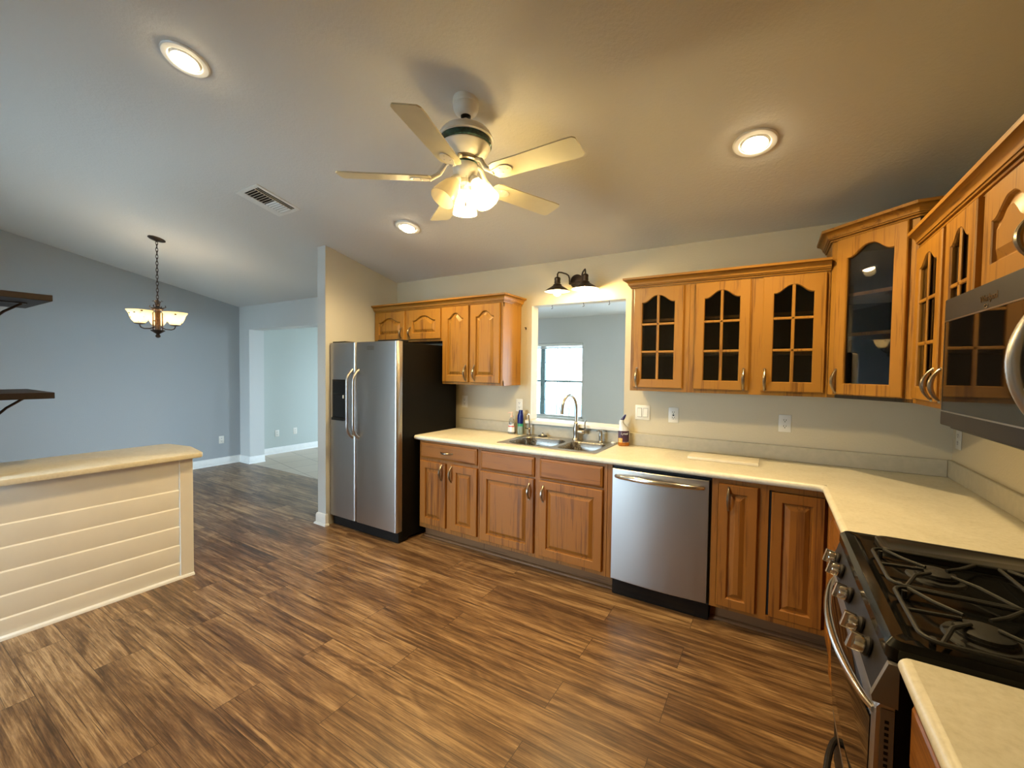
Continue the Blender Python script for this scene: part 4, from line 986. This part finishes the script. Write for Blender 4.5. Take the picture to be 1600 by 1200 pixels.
# ------------------------------------------------------------------ dark shelves
def shelf(name, label, z0, z1, x1):
    s_ = thing(name, label, 'shelf', (-1.6,-2.76,z0))
    m = MB(); m.box(-1.795, x1, -2.904, -2.640, z0, z1, 0.002); m.build('board', M['espresso'], s_)
    for xb in (-1.42,):
        m = MB(); m.box(xb-0.014, xb+0.014, -2.9045, -2.899, z0-0.20, z0-0.0005)
        m.box(xb-0.014, xb+0.014, -2.9045, -2.70, z0-0.0055, z0-0.0005)
        m.tube([(xb,-2.900,z0-0.19),(xb,-2.86,z0-0.14),(xb,-2.79,z0-0.06),(xb,-2.72,z0-0.006)], 0.007, 8); m.build('bracket', M['bronze'], s_)
shelf('wall_shelf', 'upper dark wood shelf at the left edge', 1.862, 1.897, -1.165)
shelf('wall_shelf', 'lower dark wood shelf at the left edge above the peninsula', 1.292, 1.328, -1.165)

# ------------------------------------------------------------------ recessed can lights
nC = Vector((0,-SL,-1)).normalized(); nC = Vector((0,-SL,-1)).normalized()
# ceiling plane z = H - SL*y -> downward normal (0,-SL,-1)
def can(x, y, label, power):
    z = zc(y); o = thing('recessed_light', label, 'ceiling light', (x,y,z), 'recessed ceiling lights')
    m = MB(); m.lathe([(0.099,-0.001),(0.100,0.004),(0.094,0.009),(0.072,0.011),(0.068,0.007),(0.068,-0.0005)], (x,y,z), nC, 40, False, False); m.build('trim_ring', M['white'], o)
    m = MB(); m.lathe([(0.067,0.001),(0.060,0.010),(0.058,0.013)], (x,y,z), nC, 32, False, False); m.build('baffle', M['white'], o)
    m = MB(); m.lathe([(0.050,0.004),(0.049,0.016),(0.042,0.028),(0.026,0.036),(0.0,0.039)], (x,y,z), nC, 32, True, True); m.build('bulb', M['lens'], o)
    q = nC.to_track_quat('-Z','Y').to_euler()
    lamp(o, 'can_lamp', 'SPOT', Vector((x,y,z)) + nC*0.046, power*1.4, radius=0.05, rot=q, spot=math.radians(165))
can(0.004, -2.415, 'recessed ceiling light at the upper left, nearest the camera', 34)
can(2.335, -0.910, 'recessed ceiling light at the right above the glass cabinets', 34)
can(-0.080, -0.875, 'small-looking recessed ceiling light below the fan near the partition', 34)

# ------------------------------------------------------------------ ceiling vent
v = thing('ceiling_vent', 'white louvred air register in the sloped ceiling', 'vent', (-0.90,-1.53,zc(-1.53)))
uY = Vector((0,1,-SL)).normalized(); o_ = Vector((-0.90,-1.53,zc(-1.53)))
Fv = lambda a,b,c_: o_ + Vector((1,0,0))*a + uY*b + nC*c_
A, B = 0.150, 0.172
m = MB(); m.slab([[(-A,-B),(A,-B),(A,B),(-A,B)],[(-A+.075,-B+.028),(A-.030,-B+.028),(A-.030,B-.028),(-A+.075,B-.028)]], lambda p: Fv(p[0],p[1],0.0005), lambda p: Fv(p[0],p[1],0.005)); m.build('frame', M['white'], v)
m = MB(); m.box(-A+.07, A-.025, -B+.024, B-.024, 0.0003, 0.0010, F=Fv); m.build('duct_shade', M['slot'], v)  # dark sheet on the ceiling stands for the shade up the duct
n = 13
for k in range(n):
    b = -B+0.042+(2*B-0.084)*k/(n-1); t_ = 0.0055 if k > 6 else -0.0055
    m = MB(); P = [Fv(a_, b+bb, cc) for a_, bb, cc in ((-A+.076,-t_,0.0016),(A-.082,-t_,0.0016),(A-.082,t_,0.0085),(-A+.076,t_,0.0085))]
    m.loft([P,[q+uY*0.0014 for q in P]]); m.build('louvre', M['white'], v)
m = MB(); m.box(A-.081,A-.077,-B+.028,B-.028,0.0012,0.007,F=Fv); m.box(A-.056,A-.054,-B+.028,B-.028,0.0012,0.004,F=Fv); m.build('divider', M['white'], v)

# ------------------------------------------------------------------ ceiling fan
fx, fy = 1.125, -1.68; zt_ = zc(fy)
fan = thing('ceiling_fan', 'white five-blade ceiling fan with green band and three glass lights', 'ceiling fan', (fx,fy,zt_))
m = MB(); m.lathe([(0.063,0.016),(0.065,-0.004),(0.064,-0.014),(0.060,-0.018),(0.062,-0.026),(0.060,-0.040),(0.053,-0.054),(0.042,-0.064),(0.028,-0.070)], (fx,fy,zt_), n=40); m.build('canopy', M['fanw'], fan)
m = MB(); m.lathe([(0.026,-0.066),(0.024,-0.077),(0.014,-0.083)], (fx,fy,zt_), n=24); m.build('hanger_ball', M['dkplastic'], fan)
m = MB(); m.cyl((fx,fy,2.67),(fx,fy,zt_-0.080),0.0125); m.build('downrod', M['fanw'], fan)
Z = lambda z: z
m = MB(); m.lathe([(0.020,2.690),(0.030,2.680),(0.060,2.676),(0.088,2.670),(0.105,2.662),(0.110,2.660),(0.112,2.655),(0.122,2.646),(0.128,2.636),(0.129,2.630),(0.134,2.626),(0.136,2.616),(0.130,2.612)], (fx,fy,0), n=48); m.build('motor_housing', M['fanw'], fan)
m = MB(); m.lathe([(0.127,2.613),(0.128,2.588),(0.120,2.582)], (fx,fy,0), n=48, cap0=False, cap1=False); m.build('green_band', M['green'], fan)
m = MB(); m.lathe([(0.121,2.584),(0.122,2.578),(0.108,2.556),(0.088,2.536),(0.074,2.527)], (fx,fy,0), n=48); m.build('lower_housing', M['fanw'], fan)
m = MB(); m.lathe([(0.066,2.527),(0.068,2.520),(0.068,2.508),(0.060,2.503)], (fx,fy,0), n=36); m.build('flywheel', M['pewter'], fan)
m = MB(); m.lathe([(0.058,2.503),(0.061,2.496),(0.061,2.470),(0.056,2.452),(0.050,2.446),(0.040,2.430),(0.034,2.425),(0.030,2.406),(0.012,2.400),(0.006,2.392),(0,2.391)], (fx,fy,0), n=36); m.build('light_kit', M['fanw'], fan)
m = MB(); m.lathe([(0.0615,2.502),(0.0625,2.498),(0.0615,2.494)], (fx,fy,0), n=36, cap0=False, cap1=False); m.build('trim_ring', M['green'], fan)
PITCH = -0.202
for k in range(5):
    a = math.radians(-1+72*k); ra = Vector((math.cos(a),math.sin(a),0)); ta = Vector((-math.sin(a),math.cos(a),0)); up = Vector((0,0,1))
    t2 = ta*math.cos(PITCH) + up*math.sin(PITCH); n2 = ra.cross(t2)
    zb_ = 2.4276
    FB_ = lambda rr, w, h: Vector((fx,fy,zb_)) + ra*rr + t2*w + n2*h
    out = [(0.165,-0.030),(0.175,-0.048),(0.200,-0.056),(0.30,-0.057),(0.56,-0.0635),(0.596,-0.062),(0.608,-0.050),(0.610,0.0),(0.608,0.050),(0.596,0.062),(0.56,0.0635),(0.30,0.057),(0.200,0.056),(0.175,0.048),(0.165,0.030)]
    m = MB(); m.loft([[FB_(x,y,-0.003) for x,y in out],[FB_(x,y,0.003) for x,y in out]]); b = m.build('blade', M['blade'], fan)
    m = MB()
    sp = [(0.160,-0.014)] + [(0.225+0.045*math.cos(q), 0.030*math.sin(q)) for q in [(-PI*0.72)+PI*1.44*i/16 for i in range(17)]] + [(0.160,0.014)]
    m.loft([[FB_(x,y,-0.0075) for x,y in sp],[FB_(x,y,-0.0032) for x,y in sp]])
    m.tube([Vector((fx,fy,2.512))+ra*0.062, Vector((fx,fy,2.500))+ra*0.095, Vector((fx,fy,2.452))+ra*0.125, FB_(0.175,0,-0.006)], [0.010,0.011,0.012,0.011], 10)
    for q in ((0.215,-0.015),(0.215,0.015),(0.250,0)): m.lathe([(0.0045,-0.0075),(0.0035,-0.0095),(0,-0.010)], FB_(q[0],q[1],0), n2, 10)
    m.build('blade_iron', M['fanw'], b)
def bell(mb_, c, ax, prof, n=32): mb_.lathe(prof, c, ax, n, False, False)
for k, (deg, mat, pw) in enumerate(((128,'bulb',20),(8,'bulb',20),(-112,'offbulb',0))):
    a = math.radians(deg); ra = Vector((math.cos(a),math.sin(a),0)); ax = (ra*math.sin(0.58) + Vector((0,0,-1))*math.cos(0.58)).normalized()
    base_ = Vector((fx,fy,2.425)) + ra*0.045
    m = MB(); m.lathe([(0.012,-0.012),(0.022,0.0),(0.026,0.012),(0.026,0.024),(0.022,0.026)], base_, ax, 24); m.build('socket', M['fanw'], fan)
    m = MB(); bell(m, base_, ax, [(0.0255,0.020),(0.028,0.030),(0.040,0.055),(0.052,0.090),(0.060,0.128),(0.062,0.146),(0.060,0.146),(0.050,0.090),(0.038,0.056),(0.026,0.032)]); sh = m.build('glass_shade', M['frost'], fan)
    m = MB(); m.lathe([(0.010,0.024),(0.013,0.045),(0.024,0.066),(0.026,0.076),(0.020,0.088),(0.0,0.094)], base_, ax, 20); bb = m.build('bulb', M[mat], sh)
    if pw: lamp(fan, 'fan_lamp', 'POINT', base_+ax*0.118, pw, color=(1.0,0.77,0.36), radius=0.035)
m = MB(); m.tube([(fx+0.03,fy-0.03,2.43),(fx+0.033,fy-0.036,2.36),(fx+0.033,fy-0.036,2.30)], 0.0012, 6); m.lathe([(0.003,0.0),(0.006,-0.012),(0.004,-0.022),(0,-0.024)], (fx+0.033,fy-0.036,2.302), n=12); m.build('pull_chain', M['pewter'], fan)

# ------------------------------------------------------------------ chandelier
hx, hy = -2.9, -1.557; hz = zc(hy)
ch = thing('chandelier', 'dark bronze three-light chandelier hanging on a chain in the dining area', 'chandelier', (hx,hy,hz))
m = MB(); m.lathe([(0.072,0.0),(0.073,0.006),(0.062,0.012),(0.030,0.018),(0.012,0.026)], (hx,hy,hz), nC, 36); m.build('canopy', M['bronze'], ch)
m = MB(); z = hz-0.022; k = 0
m.tube([(hx,hy,hz-0.018),(hx,hy,hz-0.035)], 0.005, 8)
while z > 2.165:
    L = 0.040; pts = []
    for i in range(13):
        q = 2*PI*i/12; a_ = 0.0095*math.cos(q); b_ = (L/2+0.004)*math.sin(q)
        pts.append((hx+(a_ if k%2 else 0), hy+(0 if k%2 else a_), z-L/2+b_))
    m.tube(pts, 0.0028, 6); z -= L-0.006; k += 1
m.build('chain', M['bronze'], ch)
m = MB(); m.lathe([(0.005,2.165),(0.012,2.155),(0.010,2.13),(0.018,2.115),(0.014,2.10),(0.024,2.085),(0.048,2.075),(0.050,2.068),(0.040,2.062)], (hx,hy,0), n=28); m.build('top_hub', M['bronze'], ch)
m = MB()
for k in range(4):
    a = PI/4+PI/2*k; d_ = Vector((math.cos(a),math.sin(a),0)); c0 = Vector((hx,hy,0))
    m.tube([c0+d_*0.012+Vector((0,0,2.09)), c0+d_*0.045+Vector((0,0,2.078)), c0+d_*0.072+Vector((0,0,2.088)), c0+d_*0.066+Vector((0,0,2.104))], 0.0045, 8)
    m.tube([c0+d_*0.016+Vector((0,0,2.10)), c0+d_*0.020+Vector((0,0,2.13)), c0+d_*0.034+Vector((0,0,2.152)), c0+d_*0.046+Vector((0,0,2.146))], 0.004, 8)
m.build('scrolls', M['bronze'], ch)
m = MB(); m.cyl((hx,hy,1.85),(hx,hy,2.07),0.014)
for k in range(8):
    a = 2*PI*k/8; q = Vector((hx+0.040*math.cos(a),hy+0.040*math.sin(a),0))
    m.tube([q+Vector((0,0,1.852)),q+Vector((0,0,1.91)),q+Vector((0,0,1.96)),q+Vector((0,0,2.066))],[0.004,0.006,0.0042,0.004],8)
m.build('cage_column', plain('weathered_bronze', (0.14,0.075,0.04), 0.4, 0.6, noise=0.3, nscale=60), ch)
m = MB(); m.lathe([(0.058,1.856),(0.060,1.850),(0.044,1.838),(0.024,1.824),(0.012,1.815),(0.020,1.803),(0.022,1.793),(0.016,1.782),(0.0,1.776)], (hx,hy,0), n=32); m.build('bottom_finial', M['bronze'], ch)
for deg in (41.4, -78.6, 161.4):
    a = math.radians(deg); d_ = Vector((math.cos(a),math.sin(a),0)); c0 = Vector((hx,hy,0))
    m = MB(); m.tube([c0+d_*0.03+Vector((0,0,1.885)), c0+d_*0.07+Vector((0,0,1.866)), c0+d_*0.12+Vector((0,0,1.862)), c0+d_*0.146+Vector((0,0,1.870)), c0+d_*0.157+Vector((0,0,1.888)), c0+d_*0.158+Vector((0,0,1.902))], 0.0055, 10)
    s0 = c0+d_*0.158
    m.lathe([(0.010,1.898),(0.040,1.906),(0.041,1.912),(0.020,1.914)], s0, n=24); m.build('arm', M['bronze'], ch)
    m = MB(); bell(m, s0, (0,0,1), [(0.030,1.913),(0.045,1.918),(0.062,1.940),(0.076,1.970),(0.086,2.005),(0.104,2.036),(0.107,2.038),(0.102,2.033),(0.082,2.003),(0.072,1.970),(0.058,1.943),(0.040,1.921),(0.028,1.917)]); sh = m.build('glass_shade', M['amber'], ch)
    m = MB(); m.lathe([(0.012,1.914),(0.013,1.935),(0.022,1.952),(0.023,1.962),(0.016,1.972),(0,1.977)], s0, n=18); m.build('bulb', M['bulbdim'], sh)
    lamp(ch, 'chandelier_lamp', 'POINT', (s0.x,s0.y,2.004), 1.3, color=(1.0,0.80,0.50), radius=0.025)

# ------------------------------------------------------------------ sconce above the pass-through
sc_ = thing('wall_sconce', 'dark bronze two-light barn sconce above the pass-through', 'wall lamp', (1.01,0,2.25))
m = MB(); m.lathe([(0.058,0.0005),(0.058,0.010),(0.050,0.018),(0.030,0.022),(0.014,0.030),(0.0,0.032)], (1.01,0,2.25), (0,-1,0), 36); m.build('backplate', M['bronze'], sc_)
m = MB(); m.tube([(0.955,-0.030,2.228),(1.01,-0.024,2.238),(1.065,-0.030,2.228)], 0.008, 10); m.build('crossbar', M['bronze'], sc_)
for sgn, xs_, em, pw in ((-1,0.902,'bulbdim',0.8),(1,1.146,'bulb',8.0)):
    x0 = 1.01+sgn*0.055; y1_ = -0.155
    m = MB(); m.tube([(x0,-0.030,2.226),(x0,-0.033,2.275),(x0+ (xs_-x0)*0.1,-0.042,2.298),(x0+(xs_-x0)*0.3,-0.066,2.308),(x0+(xs_-x0)*0.7,-0.115,2.312),(xs_-(xs_-x0)*0.08,-0.146,2.308),(xs_,y1_,2.292),(xs_,y1_,2.262)], 0.0062, 10); m.build('arm', M['bronze'], sc_)
    m = MB(); m.lathe([(0.010,2.270),(0.022,2.264),(0.026,2.256),(0.024,2.236),(0.026,2.224),(0.024,2.212),(0.034,2.206),(0.036,2.198)], (xs_,y1_,0), n=28); m.build('socket_cup', M['bronze'], sc_)
    m = MB(); m.lathe([(0.034,2.200),(0.045,2.190),(0.080,2.170),(0.108,2.150),(0.110,2.146)], (xs_,y1_,0), n=40, cap0=True, cap1=False); sh = m.build('shade', M['bronze'], sc_)
    m = MB(); m.lathe([(0.002,2.1985),(0.033,2.198),(0.044,2.188),(0.079,2.168),(0.107,2.1485)], (xs_,y1_,0), n=40, cap0=False, cap1=False); m.build('white_lining', M['white'], sh)
    m = MB(); m.lathe([(0.014,2.196),(0.015,2.180),(0.030,2.160),(0.034,2.142),(0.028,2.122),(0.012,2.112),(0,2.110)], (xs_,y1_,0), n=24); m.build('bulb', M[em], sh)
    lamp(sc_, 'sconce_lamp', 'POINT', (xs_,y1_,2.100), pw, color=(1.0,0.72,0.28), radius=0.03)
